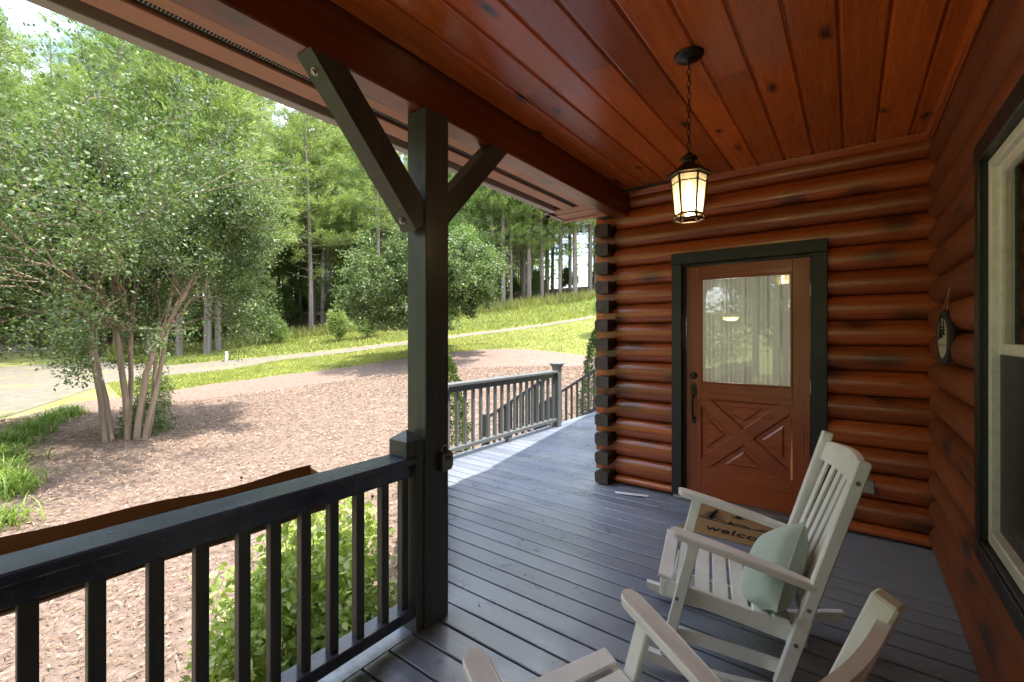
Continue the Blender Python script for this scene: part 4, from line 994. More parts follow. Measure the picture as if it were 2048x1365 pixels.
gx0, gx1, gz0, gz1 = -1.052, -.365, 1.032, 1.950
px0, px1, pz0, pz1 = -1.052, -.378, .300, .895
mb = MB()
mb.box(dx0, gx0, yf, yb, dz0, dz1, .002); mb.box(gx1, dx1, yf, yb, dz0, dz1, .002); DOOR = mb.build('door', M['door_z'], CB)
for (za_, zb_) in ((gz1, dz1), (pz1, gz0), (dz0, pz0)):
    mb = MB(); mb.box(gx0+.0005, gx1-.0005, yf, yb, za_, zb_, .002); mb.build('rail_board', M['door_x'], DOOR)
mb = MB(); e = .012
for (x0, x1, z0, z1) in ((gx0, gx1, gz0, gz1),):
    mb.box(x0+.001, x0+.014, yf-.008, yf+.02, z0, z1, .003); mb.box(x1-.014, x1-.001, yf-.008, yf+.02, z0, z1, .003); mb.box(x0+.0145, x1-.0145, yf-.008, yf+.02, z0+.001, z0+.014, .003); mb.box(x0+.0145, x1-.0145, yf-.008, yf+.02, z1-.014, z1-.001, .003)
mb.build('glazing_bead', M['door_z'], DOOR)
mb = MB(); mb.box(gx0+.002, gx1-.002, yf+.021, yf+.025, gz0+.002, gz1-.002); mb.build('pane', M['glass'], DOOR)
# X panel: recessed ground, crossed boards, four raised triangular fields with mouldings
mb = MB(); mb.box(px0+.0005, px1-.0005, yf+.016, yf+.03, pz0+.0005, pz1-.0005); mb.build('panel_back', M['door_x'], DOOR)
cx, cz = (px0+px1)/2, (pz0+pz1)/2
A_, B_ = Vector((px0, 0, pz0)), Vector((px1, 0, pz1)); dg = (B_-A_).normalized(); nn = Vector((-dg.z, 0, dg.x))
def clip_band(p0, p1, hw):
    """band along a diagonal clipped by the panel rectangle -> polygon in xz"""
    d = (p1-p0).normalized(); n = Vector((-d.z, 0, d.x)); p0 = p0-d*.3; p1 = p1+d*.3
    poly = [p0+n*hw, p1+n*hw, p1-n*hw, p0-n*hw]
    for ax, lim, sg in ((0, px0+.0006, 1), (0, px1-.0006, -1), (2, pz0+.0006, 1), (2, pz1-.0006, -1)):
        out = []
        for i in range(len(poly)):
            a, b = poly[i], poly[(i+1) % len(poly)]; ia = (a[ax]-lim)*sg >= 0; ib = (b[ax]-lim)*sg >= 0
            if ia: out.append(a)
            if ia != ib: out.append(a.lerp(b, (lim-a[ax])/(b[ax]-a[ax])))
        poly = out
    return [(p.x, p.z) for p in poly]
M['door_d'] = M['door_x']
mb = MB(); mb.prism(clip_band(Vector((px0, 0, pz0)), Vector((px1, 0, pz1)), .045), 'y', yf-.0008, yf+.0155); mb.build('cross_board', M['door_x'], DOOR)
mb = MB(); mb.prism(clip_band(Vector((px0, 0, pz1)), Vector((px1, 0, pz0)), .045), 'y', yf-.0020, yf+.0150); mb.build('cross_board', M['door_x'], DOOR)
for tri in (((px0, pz0), (px1, pz0), (cx, cz)), ((px1, pz0), (px1, pz1), (cx, cz)), ((px1, pz1), (px0, pz1), (cx, cz)), ((px0, pz1), (px0, pz0), (cx, cz))):
    tri = [Vector((a, b)) for a, b in tri]
    def inset(d1, d2):
        # d1 from the frame side (edge 0-1), d2 from the diagonals
        ds = [d1, d2, d2]; L = []
        for i in range(3):
            a, b = tri[i], tri[(i+1) % 3]; e_ = (b-a).normalized(); n_ = Vector((-e_.y, e_.x))
            if n_.dot(tri[(i+2) % 3]-a) < 0: n_ = -n_
            L.append((a+n_*ds[i], e_))
        out = []
        for i in range(3):
            p, d = L[i-1]; q, e_ = L[i]; den = d.x*e_.y-d.y*e_.x; t = ((q.x-p.x)*e_.y-(q.y-p.y)*e_.x)/den; out.append(p+d*t)
        return out
    o1, o2, o3, o4 = inset(.001, .046), inset(.012, .057), inset(.045, .090), inset(.058, .103)
    vs = [(p.x, yf+.002, p.y) for p in o1]+[(p.x, yf+.014, p.y) for p in o2]+[(p.x, yf+.014, p.y) for p in o3]+[(p.x, yf+.005, p.y) for p in o4]
    mb = MB(); mb.add(vs, [(q*3+i, q*3+(i+1) % 3, q*3+3+(i+1) % 3, q*3+3+i) for q in range(3) for i in range(3)]+[(9, 10, 11)])
    mb.build('raised_panel', M['door_x'], DOOR)
# hardware
hx = -1.112
mb = MB(); mb.lathe([(.0, -.0), (.031, .0), (.031, -.008), (.024, -.013), (.017, -.015), (.017, -.022), (.0, -.023)], (hx, yf, 1.093), 22, axis='y'); mb.build('deadbolt', M['iron'], DOOR, 35)
mb = MB(); mb.prism([(hx+.023*math.cos(t), .965+.062*math.sin(t)*(1 if abs(math.sin(t)) < .75 else 1.0)) for t in np.linspace(0, 2*PI, 17)[:-1]], 'y', yf-.008, yf-.0005)
mb.box(hx-.022, hx+.022, yf-.012, yf-.0085, .925, 1.005, .004)
mb.tube([(hx, yf-.010, .925), (hx-.002, yf-.035, .905), (hx-.002, yf-.052, .86), (hx, yf-.050, .79), (hx, yf-.035, .735), (hx, yf-.012, .715)], [.008, .011, .012, .011, .009, .009], 10)
mb.prism([(hx+.018*math.cos(t), .700+.035*math.sin(t)) for t in np.linspace(0, 2*PI, 17)[:-1]], 'y', yf-.010, yf-.0005)
mb.box(hx-.012, hx+.012, yf-.045, yf-.0125, .965, .972, .002); mb.build('handle', M['iron'], DOOR, 35)
for z in (.35, 1.05, 1.80):
    mb = MB(); mb.tube([(dx1+.004, yf-.006, z-.05), (dx1+.004, yf-.006, z+.05)], .006, 8); mb.build('hinge', M['steel'], DOOR)
# curtain behind the door glass
m, t, b = newmat('sheer curtain'); b.inputs['Base Color'].default_value = (.74, .82, .80, 1); b.inputs['Roughness'].default_value = .8
trn = t.nodes.new('ShaderNodeBsdfTranslucent'); trn.inputs[0].default_value = (.85, .85, .78, 1); m1 = t.nodes.new('ShaderNodeMixShader'); m1.inputs[0].default_value = .4
tp = t.nodes.new('ShaderNodeBsdfTransparent'); m2 = t.nodes.new('ShaderNodeMixShader'); m2.inputs[0].default_value = .10
t.links.new(b.outputs[0], m1.inputs[1]); t.links.new(trn.outputs[0], m1.inputs[2]); t.links.new(m1.outputs[0], m2.inputs[1]); t.links.new(tp.outputs[0], m2.inputs[2]); t.links.new(m2.outputs[0], t.nodes['Material Output'].inputs['Surface']); M['sheer'] = m
CU = MB(); n = 220; vs = []
for i in range(n):
    s_ = i/(n-1); x = gx0-.04+(gx1-gx0+.08)*s_; a = .020*math.sin(s_*48+1.3*math.sin(s_*9))+.011*math.sin(s_*91+2)
    vs += [(x, D0+.085+a, gz0-.06), (x+.004*math.sin(s_*30), D0+.085+a*.75, gz1+.05)]
CU.add(vs, [(2*i, 2*i+2, 2*i+3, 2*i+1) for i in range(n-1)]); cu = CU.build('curtain', M['sheer'], None, 80); tag(cu, 'sheer white curtain hanging in folds behind the door glass', 'curtain')
# lit dome lamp inside the room
M['lamp_in'] = plain('lit dome glass', (.9, .7, .45), .4, 0, (1.0, .62, .28), 3)
IL = thing('ceiling_lamp', (-1.17, 6.0, 1.75), 'warm dome lamp glowing inside the room behind the door curtain', 'lamp')
mb = MB(); mb.lathe([(.015, -.035), (.055, -.03), (.085, -.01), (.092, .012)], (-1.17, 6.0, 1.66), 24); mb.build('shade', M['lamp_in'], IL, 60)
mb = MB(); mb.tube([(-1.17, 6.0, 1.68), (-1.17, 6.0, 2.5)], .01, 8); mb.build('rod', M['iron'], IL)
il_ = bpy.data.lights.new('room_light', 'POINT'); il_.energy = 22; il_.color = (1, .95, .88); il_.shadow_soft_size = .16
io = bpy.data.objects.new('room_light', il_); COL.objects.link(io); io.parent = IL; io.matrix_parent_inverse = Matrix.Translation(-Vector((-1.17, 6.0, 1.75))); io.location = (-1.17, 6.0, 1.50)

# window in the right wall
WN = MB(); WF = XR-.10
WN.box(WF, XR, WY1-.07, WY1, WZ0, WZ1-.081, .003); WN.box(WF, XR, WY0, WY0+.07, WZ0, WZ1-.081, .003); WN.box(WF-.003, XR, WY0-.003, WY1+.003, WZ1-.080, WZ1, .003); WN.box(WF, XR, WY0+.0705, WY1-.0705, WZ0, WZ0+.07, .003)
wt = WN.build('window_trim', M['trim'], CB)
mb = MB(); mb.box(WF+.012, XR+.02, WY1-.080, WY1-.0705, WZ0+.071, WZ1-.081); mb.box(WF+.012, XR+.02, WY0+.0755, WY0+.0805, WZ0+.09, WZ1-.081); mb.box(WF+.006, XR+.02, WY0+.0755, WY1-.0805, WZ0+.0715, WZ0+.085, .002); mb.build('window_jamb', M['trim'], CB)
fy0, fy1, fz0, fz1 = WY0+.082, WY1-.082, WZ0+.087, WZ1-.083
wf = MB(); X0 = XR-.075
for (a, b_, c_, d_) in ((fy1-.034, fy1, fz0, fz1), (fy0, fy0+.034, fz0, fz1), (fy0+.0345, fy1-.0345, fz1-.034, fz1), (fy0+.0345, fy1-.0345, fz0, fz0+.05)):
    wf.box(X0, XR+.03, a, b_, c_, d_, .004)
WND = wf.build('window', M['vinyl'], CB)
zm = 1.395
def sash(z0, z1, xo, nm):
    mb = MB(); w = .040
    mb.box(xo, xo+.028, fy1-.035-w, fy1-.0352, z0, z1, .003); mb.box(xo, xo+.028, fy0+.0352, fy0+.035+w, z0, z1, .003); mb.box(xo, xo+.028, fy0+.0355+w, fy1-.0355-w, z1-w, z1, .003); mb.box(xo, xo+.028, fy0+.0355+w, fy1-.0355-w, z0, z0+w, .003)
    mb.build('sash', M['vinyl'], WND)
    mb = MB(); mb.box(xo+.012, xo+.015, fy0+.035+w-.003, fy1-.035-w+.003, z0+w-.003, z1-w+.003); mb.build('pane', M['glass'], WND)
sash(zm-.01, fz1-.0345, XR-.055, 'u'); sash(fz0+.0505, zm+.03, XR-.022, 'l')
mb = MB(); mb.box(XR-.050, XR-.047, fy0+.04, fy1-.04, fz0+.06, zm-.012)
m, t, b = newmat('insect screen'); b.inputs['Base Color'].default_value = (.03, .03, .03, 1); tp = t.nodes.new('ShaderNodeBsdfTransparent'); ms = t.nodes.new('ShaderNodeMixShader'); ms.inputs[0].default_value = .45
t.links.new(b.outputs[0], ms.inputs[1]); t.links.new(tp.outputs[0], ms.inputs[2]); t.links.new(ms.outputs[0], t.nodes['Material Output'].inputs['Surface']); M['screen'] = m
mb.build('insect_screen', M['screen'], WND)

# ------------------------------------------------------------------ hanging lantern
LX, LY = -.625, 2.255
LN = thing('hanging_lantern', (LX, LY, 2.02), 'lit bronze porch lantern with seeded glass hanging on a chain from the ceiling', 'lantern')
mb = MB(); mb.lathe([(.0, 2.8145), (.068, 2.8145), (.067, 2.806), (.058, 2.797), (.018, 2.789), (.009, 2.778), (0, 2.776)], (LX, LY, 0), 28); mb.build('canopy', M['iron'], LN, 40)
mb = MB(); z = 2.775; k = 0
while z > 2.345:
    pts = []
    for i in range(11):
        t_ = 2*PI*i/10; a, c_ = .0085*math.cos(t_), .019*math.sin(t_)
        pts.append((LX+(a if k % 2 else 0), LY+(0 if k % 2 else a), z-.014+c_))
    mb.tube(pts, .0022, 6, cap=False); z -= .0295; k += 1
mb.build('chain', M['bronze'], LN, 60)
n6 = 6; rot = math.radians(14)
mb = MB(); mb.lathe([(.0, 2.345), (.010, 2.342), (.012, 2.330), (.030, 2.326), (.040, 2.314), (.040, 2.306), (.028, 2.300), (.026, 2.290), (.056, 2.272), (.098, 2.242), (.104, 2.229), (.096, 2.226), (.0, 2.226)], (LX, LY, 0), n6, rot); mb.build('roof_cap', M['bronze'], LN)
def ring(r, z): return [Vector((LX+r*math.cos(2*PI*k/n6+rot), LY+r*math.sin(2*PI*k/n6+rot), z)) for k in range(n6)]
Tt, Bb = ring(.083, 2.226), ring(.062, 2.036)
mb = MB()
for k in range(n6): mb.tube([Tt[k], Bb[k]], .0052, 6)
for r_, z_, rad in ((.0795, 2.190, .0032), (.083, 2.224, .005), (.0625, 2.040, .005)):
    q = ring(r_, z_)
    for k in range(n6): mb.tube([q[k], q[(k+1) % n6]], rad, 6)
mb.lathe([(.060, 2.020), (.064, 2.026), (.062, 2.036), (.052, 2.040)], (LX, LY, 0), n6, rot) if False else None
for a_, b_ in ((ring(.071, 2.014), ring(.064, 2.036)),):
    for k in range(n6): mb.tube([a_[k], a_[(k+1) % n6]], .005, 6); mb.tube([a_[k], b_[k]], .004, 5)
mb.build('frame', M['bronze'], LN, 40)
m, t, b = newmat('seeded amber glass'); t.nodes.remove(b); v = coords(t, (1, 1, 1)); g_ = noise(t, v, 60, 3)
tp = t.nodes.new('ShaderNodeBsdfTransparent'); tp.inputs[0].default_value = (.95, .88, .72, 1); trn = t.nodes.new('ShaderNodeBsdfTranslucent'); trn.inputs[0].default_value = (.9, .80, .6, 1)
gl = t.nodes.new('ShaderNodeBsdfGlossy'); gl.inputs['Roughness'].default_value = .08
m1 = t.nodes.new('ShaderNodeMixShader'); m1.inputs[0].default_value = .14; t.links.new(tp.outputs[0], m1.inputs[1]); t.links.new(trn.outputs[0], m1.inputs[2])
m2 = t.nodes.new('ShaderNodeMixShader'); m2.inputs[0].default_value = .12; t.links.new(m1.outputs[0], m2.inputs[1]); t.links.new(gl.outputs[0], m2.inputs[2])
bn = t.nodes.new('ShaderNodeBump'); bn.inputs['Strength'].default_value = .6; bn.inputs['Distance'].default_value = .002; t.links.new(g_, bn.inputs['Height']); t.links.new(bn.outputs[0], gl.inputs['Normal'])
t.links.new(m2.outputs[0], t.nodes['Material Output'].inputs['Surface']); M['seeded'] = m
for k in range(n6):
    a, b_, c_, d_ = Tt[k], Tt[(k+1) % n6], Bb[(k+1) % n6], Bb[k]; ctr = Vector((LX, LY, 2.13))
    def ins(p): return ctr+(p-ctr)*.965
    q = [ins(p) for p in (a, b_, c_, d_)]; nrm = (q[1]-q[0]).cross(q[3]-q[0]).normalized()*.0015
    mb = MB(); mb.add([p+nrm for p in q]+[p-nrm for p in q], [(0,1,2,3),(7,6,5,4),(0,4,5,1),(1,5,6,2),(2,6,7,3),(3,7,4,0)]); mb.build('pane', M['seeded'], LN)
M['bulb'] = plain('lit bulb', (1, .8, .5), .3, 0, (1.0, .86, .64), 12)
mb = MB(); mb.lathe([(.004, 2.20), (.010, 2.19), (.012, 2.165), (.020, 2.14), (.022, 2.12), (.016, 2.10), (.005, 2.092)], (LX, LY, 0), 16); mb.build('bulb', M['bulb'], LN, 60)
ll_ = bpy.data.lights.new('lantern_light', 'POINT'); ll_.energy = 1.1; ll_.color = (1, .80, .55); ll_.shadow_soft_size = .02
lo = bpy.data.objects.new('lantern_light', ll_); COL.objects.link(lo); lo.parent = LN; lo.matrix_parent_inverse = Matrix.Translation(-Vector((LX, LY, 2.02))); lo.location = (LX, LY, 2.075)

# ------------------------------------------------------------------ rocking chairs (local frame: x from arm tips back to the backrest, y across)
def chair():
    e = bpy.data.objects.new('rocking_chair', None); COL.objects.link(e); e.empty_display_size = .1
    W2 = .545; wm, ww = M['white'], M['white_worn']
    def part(nm, mb, mat=wm, sm=None): return mb.build(nm, mat, e, sm)
    for y in (0, W2):
        s = 1 if y else -1
        # arm: broad, rounded front, tapering to the back post
        top = []
        x0, z0, x1, z1 = -.005, .625, .520, .500; w_f, w_b = .036, .022
        for i in range(9):
            a = PI/2+PI*i/8; top.append((x0+w_f+w_f*math.cos(a)-.0, w_f*math.sin(a)))
        top += [(x1*.35, -w_f), (x1*.75, -w_f*.86), (x1, -w_b), (x1, w_b), (x1*.75, w_f*.86), (x1*.35, w_f)]
        def zz(x): t_ = (x-x0)/(x1-x0); return z0+(z1-z0)*t_+.006*math.sin(PI*t_)
        nv = len(top); vs = [(p[0], y+p[1], zz(p[0])) for p in top]+[(p[0]*1.0, y+p[1]*.93, zz(p[0])-.030) for p in top]
        vs2 = [(p[0], y+p[1], zz(p[0])-.006) for p in top]
        vs = [(x0+(p[0]-x0)*1.0, y+p[1]*.86, zz(p[0])) for p in top]+vs2+[(p[0], y+p[1]*.9, zz(p[0])-.030) for p in top]
        fs = [tuple(range(nv))]+[(q*nv+i, (q+1)*nv+i, (q+1)*nv+(i+1) % nv, q*nv+(i+1) % nv) for q in range(2) for i in range(nv)]+[tuple(range(2*nv, 3*nv))[::-1]]
        mb = MB(); mb.add(vs, fs); part('armrest', mb, ww)
        # front leg, back post
        mb = MB(); mb.bar((.090, y, .585), (-.030, y, .075), .034, .046, up=(1, 0, .2), ch=.004); fl_ = part('leg', mb)
        mb = MB(); p0, p1 = Vector((.400, y, .070)), Vector((.690, y, 1.000)); mid = Vector((.485, y, .36))
        mb.bar(p0, mid, .036, .048, up=(1, 0, .3), ch=.003); mb.bar(mid-Vector((.004,0,.012)), Vector((.672, y, .985)), .038, .046, up=(1, 0, -.2), ch=.005)
        part('back_post', mb)
        # bolts
        for (bx_, bz_) in ((.020, .335), (.452, .255), (.495, .40), (.648, .905)):
            mb = MB(); yy_ = y+s*.020
            mb.lathe([(.0, s*.0002), (.0085, s*.0002), (.0085, s*.0022), (.0060, s*.0028), (.0, s*.0028)], (bx_, yy_-s*.001, bz_), 12, axis='y'); part('bolt', mb, M['steel'])
        # rocker: curved board
        mb = MB(); n_ = 15; vs = []
        for i in range(n_):
            x = -.17+.90*i/(n_-1); dz = .17*((x-.20)/.45)**2*.42; h = .048*(1-.35*max(0, (abs(x-.28)-.36)/.1)*.8)
            for yy_ in (y-.016-.035*s*-1*0, y+.016): vs += [(x, yy_, dz+.004), (x, yy_, dz+.004+h)]
        fs = []
        for i in range(n_-1):
            b_ = i*4; c_ = b_+4; fs += [(b_, b_+1, c_+1, c_), (b_+2, c_+2, c_+3, b_+3), (b_+1, b_+3, c_+3, c_+1), (b_, c_, c_+2, b_+2)]
        fs += [(0, 2, 3, 1), (n_*4-4, n_*4-3, n_*4-1, n_*4-2)]
        mb.add(vs, fs); part('rocker', mb, ww)
        # seat side rail, just inside the legs
        yi = y+(-s)*.037
        mb = MB(); mb.bar((-.035, yi, .352), (.500, yi, .262), .026, .072, ch=.004); part('seat_rail', mb)
        # lower stretcher
        mb = MB(); mb.bar((-.012, yi+s*.004, .165), (.425, yi+s*.004, .125), .024, .050, ch=.003); part('stretcher', mb)
    # cross members
    mb = MB(); mb.bar((-.040, .02, .345), (-.040, W2-.02, .345), .024, .070, up=(0, 0, 1), ch=.004); part('front_rail', mb)
    mb = MB(); mb.bar((.440, .02, .235), (.440, W2-.02, .235), .024, .050, ch=.003); part('rear_rail', mb)
    # seat slats, dished
    for k in range(7):
        x = -.030+.0735*k; z = .395-.090*(x+.035)/.535-.020*math.sin(PI*k/6.2)
        mb = MB(); wsl = .030
        mb.obox((x, W2/2, z), (Vector((1, 0, -.168)).normalized(), (0, 1, 0), Vector((.168, 0, 1)).normalized()), (wsl, W2/2-.026, .008), .003); part('seat_slat', mb)
    # back: crest rail with arched top, lower rail, six slats
    def bp(z, off=0): t_ = (z-.36)/(1.0-.36); return .485+(.690-.485)*t_+off
    n_ = 17; vs = []
    for i in range(n_):
        s_ = i/(n_-1); y = .020+(W2-.040)*s_; arch = .018*math.sin(PI*s_); bow = .030*math.sin(PI*s_)
        for z, o in ((.860, 0), (.945+arch, 0), (.945+arch, .022), (.860, .022)): vs.append((bp(z, -.010)+bow+o, y, z))
    fs = [(i*4+j, i*4+(j+1) % 4, (i+1)*4+(j+1) % 4, (i+1)*4+j) for i in range(n_-1) for j in range(4)]+[(3, 2, 1, 0), (n_*4-4, n_*4-3, n_*4-2, n_*4-1)]
    mb = MB(); mb.add(vs, fs); part('crest_rail', mb, ww, 40)
    mb = MB(); mb.bar((bp(.375, -.004), .02, .375), (bp(.375, -.004), W2-.02, .375), .022, .060, ch=.003); part('lower_back_rail', mb)
    for k in range(6):
        y = .073+(W2-.146)*k/5; bow = .026*math.sin(PI*(y/W2))
        mb = MB(); mb.bar((bp(.385, .0)+.002, y, .385), (bp(.868, .0)+bow, y, .868), .046, .012, up=(1, 0, -.2), ch=.002); part('back_slat', mb)
    return e
ch1 = chair(); ch2 = copy_tree(ch1)
# each chair: near front corner and direction of its long axis
def put(e, x, y, ang, z=.004): e.location = (x, y, z); e.rotation_euler = (0, 0, ang)
a1 = math.atan2(.232, .973); put(ch1, -.612, 1.955, a1)
a2 = math.atan2(-.39, .92); put(ch2, -.792-.92*.030, .873+.39*.030, a2, .014); ch2.rotation_euler = (0, math.radians(3), a2)
tag(ch1, 'white slatted rocking chair with a green cushion facing the railing', 'rocking chair', 'white porch rocking chairs')
tag(ch2, 'nearest white rocking chair, only armrests and crest showing at the bottom', 'rocking chair', 'white porch rocking chairs')
# cushion on the first chair
m, t, b = newmat('woven green cloth'); v = coords(t, (1, 1, 1), rand=False)
wv1 = t.nodes.new('ShaderNodeTexWave'); wv1.inputs['Scale'].default_value = 110; wv1.inputs['Distortion'].default_value = 3; wv1.bands_direction = 'X'; t.links.new(v, wv1.inputs['Vector'])
wv2 = t.nodes.new('ShaderNodeTexWave'); wv2.inputs['Scale'].default_value = 110; wv2.inputs['Distortion'].default_value = 3; wv2.bands_direction = 'Y'; t.links.new(v, wv2.inputs['Vector'])
sl_ = noise(t, coords(t, (60, 6, 6), False), 6, 3); c0 = mixc(t, (.40, .50, .44), (.56, .65, .58), wv1.outputs['Fac']); c0 = mixc(t, c0, (.46, .56, .49), wv2.outputs['Fac'])
c0 = mixc(t, c0, (.62, .68, .62), mapr(t, sl_, .58, .72, 0, .7)); t.links.new(c0, b.inputs['Base Color']); b.inputs['Roughness'].default_value = .9; b.inputs['Sheen Weight'].default_value = .2
wr = noise(t, v, 9, 3, .5); bump(t, b, wr, .5, .02); M['cloth'] = m
def cushion():
    root = bpy.data.objects.new('cushion', None); COL.objects.link(root); root.empty_display_size = .1
    n = 25; S2 = .195; mb = MB(); vs = []
    for side in (1, -1):
        for i in range(n):
            for j in range(n):
                a, b_ = -1+2*i/(n-1), -1+2*j/(n-1)
                pin = 1-.10*(1-abs(a)**4)*abs(b_)**6-.0; qin = 1-.10*(1-abs(b_)**4)*abs(a)**6
                x, y = a*S2*qin, b_*S2*pin
                th = .082*((1-abs(a)**3.0)*(1-abs(b_)**3.0))**.55
                th += .004*math.sin(a*9+b_*3)*(1-abs(b_))*(1-abs(a))*side
                vs.append((x, y, side*th))
    nn_ = n*n
    fs = [(i*n+j, (i+1)*n+j, (i+1)*n+j+1, i*n+j+1) for i in range(n-1) for j in range(n-1)]
    fs += [(nn_+i*n+j, nn_+i*n+j+1, nn_+(i+1)*n+j+1, nn_+(i+1)*n+j) for i in range(n-1) for j in range(n-1)]
    mb.add(vs, fs); mb.build('cover', M['cloth'], root, 60)
    rim = [vs[j] for j in range(n)]+[vs[i*n+n-1] for i in range(1, n)]+[vs[(n-1)*n+j] for j in range(n-2, -1, -1)]+[vs[i*n] for i in range(n-2, -1, -1)]
    mb = MB(); mb.tube([(p[0]*1.01, p[1]*1.01, 0) for p in rim], .0035, 6, cap=False); mb.build('seam', M['cloth'], root, 60); return root
cu_ = cushion(); tag(cu_, 'pale sage green woven cushion propped in the farther rocking chair', 'cushion')
R_ = Matrix.Rotation(a1, 4, 'Z'); base = Vector((-.612, 1.955, .004))
# stands on one corner edge, leaning on the back slats
tilt = Matrix.Rotation(math.radians(-64), 4, 'Y')@Matrix.Rotation(math.radians(38), 4, 'Z')
cu_.matrix_world = Matrix.Translation(base)@R_@Matrix.Translation(Vector((.395, .190, .435)))@tilt

# ------------------------------------------------------------------ doormat
MT = thing('doormat', (-.69, 3.74, 0), 'brown coir doormat printed with pine trees and the word welcome at the door', 'doormat')
m, t, b = newmat('coir'); v = coords(t, (1, 1, 1), False); f1 = noise(t, v, 220, 4, .8); c0 = ramp(t, f1, [(.3, (.17, .09, .035)), (.6, (.40, .235, .10)), (.8, (.52, .34, .17))]); t.links.new(c0, b.inputs['Base Color']); b.inputs['Roughness'].default_value = 1; bump(t, b, f1, .8, .004); M['coir'] = m
mx0, mx1, my0, my1 = -1.03, -.285, 3.45, 4.02
nx, nyy = 60, 40; vs = []
for i in range(nx+1):
    for j in range(nyy+1):
        e_ = min(i, nx-i, j, nyy-j); vs.append((mx0+(mx1-mx0)*i/nx+random.uniform(-.002, .002), my0+(my1-my0)*j/nyy+random.uniform(-.002, .002), (.003 if e_ == 0 else .015)+random.uniform(0, .002)))
mb = MB(); mb.add(vs, [(i*(nyy+1)+j, (i+1)*(nyy+1)+j, (i+1)*(nyy+1)+j+1, i*(nyy+1)+j+1) for i in range(nx) for j in range(nyy)]); mb.build('mat_body', M['coir'], MT)
M['ink'] = plain('black mat print', (.018, .014, .010), .95)
mb = MB(); Z_ = .0195
def flat(pts): mb.prism(pts, 'z', Z_-.002, Z_)
def treeprint(cx_, cy_, s_, seed):
    r_ = random.Random(seed); lv = 6
    flat([(cx_-.008*s_, cy_-.10*s_), (cx_+.008*s_, cy_-.10*s_), (cx_+.004*s_, cy_+.10*s_), (cx_-.004*s_, cy_+.10*s_)])
    for k in range(lv):
        yb_ = cy_-.075*s_+.03*s_*k; w_ = .085*s_*(1-k/lv)+.012*s_
        for sg in (-1, 1): flat([(cx_, yb_+.030*s_), (cx_+sg*w_*r_.uniform(.8, 1.1), yb_-.012*s_*r_.uniform(.2, 1.3)), (cx_+sg*w_*.45, yb_+.004*s_), (cx_, yb_-.002*s_)][::sg])
treeprint(-.875, 3.84, 1.15, 1); treeprint(-.70, 3.90, .5, 2); treeprint(-.40, 3.83, .9, 3)
flat([(-.96, 3.735), (-.90, 3.722), (-.70, 3.706), (-.50, 3.712), (-.33, 3.73), (-.33, 3.741), (-.50, 3.724), (-.70, 3.718), (-.90, 3.738), (-.96, 3.75)][::1])
flat([(-.76, 3.72), (-.72, 3.748), (-.66, 3.756), (-.60, 3.738), (-.61, 3.728), (-.66, 3.742), (-.71, 3.735), (-.74, 3.718)])
flat([(-.745, 3.745), (-.735, 3.775), (-.727, 3.772), (-.725, 3.745)]); flat([(-.55, 3.73), (-.50, 3.755), (-.455, 3.75), (-.45, 3.735), (-.50, 3.742)])
mb.build('tree_print', M['ink'], MT)
cv = bpy.data.curves.new('welcome', 'FONT'); cv.body = 'welcome'; cv.size = .135; cv.extrude = .001; cv.space_character = 1.08; cv.align_x = 'CENTER'; cv.offset = .002
tmp = bpy.data.objects.new('tmp', cv); COL.objects.link(tmp); bpy.context.view_layer.update()
wme = bpy.data.meshes.new_from_object(tmp.evaluated_get(bpy.context.evaluated_depsgraph_get())); bpy.data.objects.remove(tmp)
wme.transform(Matrix.Translation((-.60, 3.52, Z_-.001))); wme.materials.clear(); wme.materials.append(M['ink']); link('lettering', wme, MT)

# ------------------------------------------------------------------ small things
# paper strip on the boards
mb = MB(); P_ = [(-1.745, 3.905), (-1.56, 3.935), (-1.47, 3.985), (-1.44, 3.965), (-1.45, 3.925), (-1.53, 3.885), (-1.72, 3.852)]
zs_ = [.004, .012, .006, .004, .010, .014, .005]
vs = [(p[0], p[1], z) for p, z in zip(P_, zs_)]+[(p[0], p[1], z-.0012) for p, z in zip(P_, zs_)]
mb.add(vs, [(0,1,5,6),(1,2,3,4,5)[:3]+(5,),(2,3,4,5)]+[(12,8,7,13)[::-1]]+[(i, 7+i, 7+(i+1) % 7, (i+1) % 7) for i in range(7)]) if False else mb.add(vs, [(6,5,1,0),(5,4,2,1),(4,3,2)]+[(13,12,8,7)[::-1],(12,11,9,8)[::-1]]+[(i, 7+i, 7+(i+1) % 7, (i+1) % 7) for i in range(7)])
tag(mb.build('paper_strip', plain('white paper', (.75, .76, .80), .6)), 'crumpled white paper strip lying on the deck by the log corner', 'paper')
# dry leaf litter blown onto the boards
rng = np.random.default_rng(77); n = 260; lx = rng.uniform(-3.4, .35, n); ly = rng.uniform(.9, 7.0, n); lx = np.where(rng.random(n) < .35, -1.62-rng.exponential(.12, n)*-1, lx)
ok = (lx > np.array([left_end(y)+.03 for y in ly])) & ((ly < 4.0) | (lx < -2.1)); LP = np.column_stack([lx[ok], ly[ok], np.full(ok.sum(), .004)]); n = len(LP)
M['litter'] = leaf_mat('dry leaf bit', (.05, .03, .018), (.20, .12, .06), None, .1, .8)
D = rng.normal(size=(n, 3)); D[:, 2] = abs(D[:, 2])*.12
lt = link('leaf_litter', leaf_mesh('leaf_litter', LP, D, rdir(n, 3.0, rng), rng.uniform(.006, .022, n), rng.uniform(.004, .010, n), M['litter'])); tag(lt, 'tiny dry leaf bits scattered over the deck boards', 'leaf litter', kind='stuff')
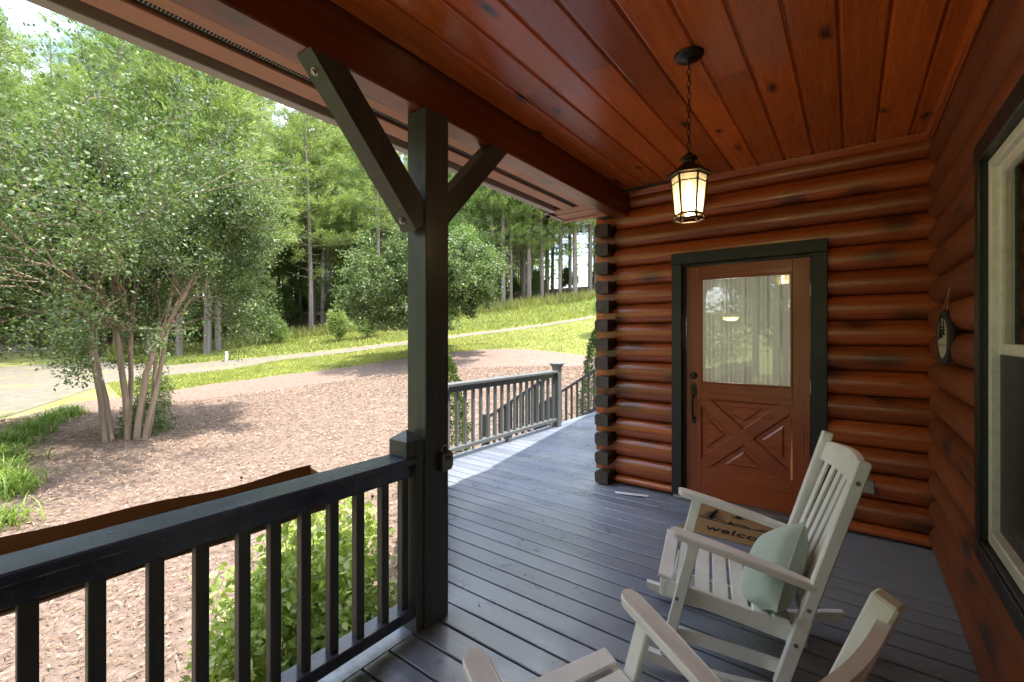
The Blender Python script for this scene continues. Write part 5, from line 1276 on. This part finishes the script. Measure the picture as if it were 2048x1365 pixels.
# grey outlet cover low on the door wall
OC = thing('outlet_cover', (.10, D0-.07, .33), 'small grey metal outlet cover low on the log wall right of the door', 'outlet cover')
mb = MB(); mb.box(.065, .135, D0-.075, D0-.055, .315, .415, .004); mb.build('box', M['steel'], OC)
mb = MB(); mb.add([(.068, D0-.076, .41), (.132, D0-.076, .41), (.135, D0-.108, .335), (.065, D0-.108, .335), (.068, D0-.078, .325), (.132, D0-.078, .325)], [(0,3,2,1),(3,4,5,2),(0,4,3),(1,2,5)]); mb.build('flap', M['steel'], OC)
# wooden plaque hung on twine
PL = thing('hanging_plaque', (XR-.08, 3.33, 1.28), 'oval dark wood plaque with pale pine silhouette centre hung on twine by the window', 'plaque')
M['plq'] = plain('dark plaque wood', (.045, .045, .045), .55); M['plqc'] = plain('pale plaque face', (.55, .50, .32), .6); M['twine'] = plain('twine', (.55, .34, .16), .9)
yc, zc = 3.33, 1.44
ang = math.radians(8)
def pq(a, b_, o): # a along plaque width, b vertical, o outwards
    return (XR-.085-o*math.cos(ang)-a*math.sin(ang), yc+a*math.cos(ang)-o*math.sin(ang), zc+b_)
mb = MB(); n_ = 28; rr = lambda t_, A, B, s_: (A*math.cos(t_)*(1+.03*math.sin(3*t_+s_)), B*math.sin(t_)*(1+.02*math.sin(5*t_+s_)))
o_ = [rr(2*PI*k/n_, .098, .15, .5) for k in range(n_)]
vs = [pq(a, b_, 0) for a, b_ in o_]+[pq(a, b_, .018) for a, b_ in o_]; mb.add(vs, [tuple(range(n_)), tuple(range(n_, 2*n_))[::-1]]+[(k, n_+k, n_+(k+1) % n_, (k+1) % n_) for k in range(n_)]); mb.build('board', M['plq'], PL)
o_ = [rr(2*PI*k/n_, .064, .108, 1.5) for k in range(n_)]
mb = MB(); vs = [pq(a, b_, .0182) for a, b_ in o_]+[pq(a, b_, .0200) for a, b_ in o_]; mb.add(vs, [tuple(range(n_)), tuple(range(n_, 2*n_))[::-1]]+[(k, n_+k, n_+(k+1) % n_, (k+1) % n_) for k in range(n_)]); mb.build('face', M['plqc'], PL)
mb = MB()
for (tx_, tz_, s_) in ((.022, -.0, 1.2), (-.02, .015, .9), (.045, -.01, .6)):
    for k in range(5):
        w_ = .03*s_*(1-k/5)+.004; b0 = tz_+.022*s_*k
        mb.add([pq(tx_-w_, b0, .0206), pq(tx_+w_, b0, .0206), pq(tx_, b0+.03*s_, .0206)], [(0, 1, 2), (2, 1, 0)])
for k in range(5): mb.add([pq(-.045+.02*k, -.045, .0206), pq(-.035+.02*k, -.045, .0206), pq(-.038+.02*k, -.025+.004*(k % 2), .0206)], [(0, 1, 2), (2, 1, 0)])
mb.build('silhouette', M['ink'], PL)
mb = MB(); nail = (XR-.075, 3.33, 1.715)
mb.tube([pq(-.03, .145, .01), nail, pq(.03, .145, .01)], .0016, 5); mb.build('twine', M['twine'], PL)
mb = MB(); mb.tube([nail, (XR-.05, 3.33, 1.715)], .002, 6); mb.build('nail', M['steel'], PL)

for o in bpy.data.objects:
    if '_w' in o: del o['_w']
print('objects', len(bpy.data.objects), 'tris', sum(len(m_.polygons) for m_ in bpy.data.meshes)*2)
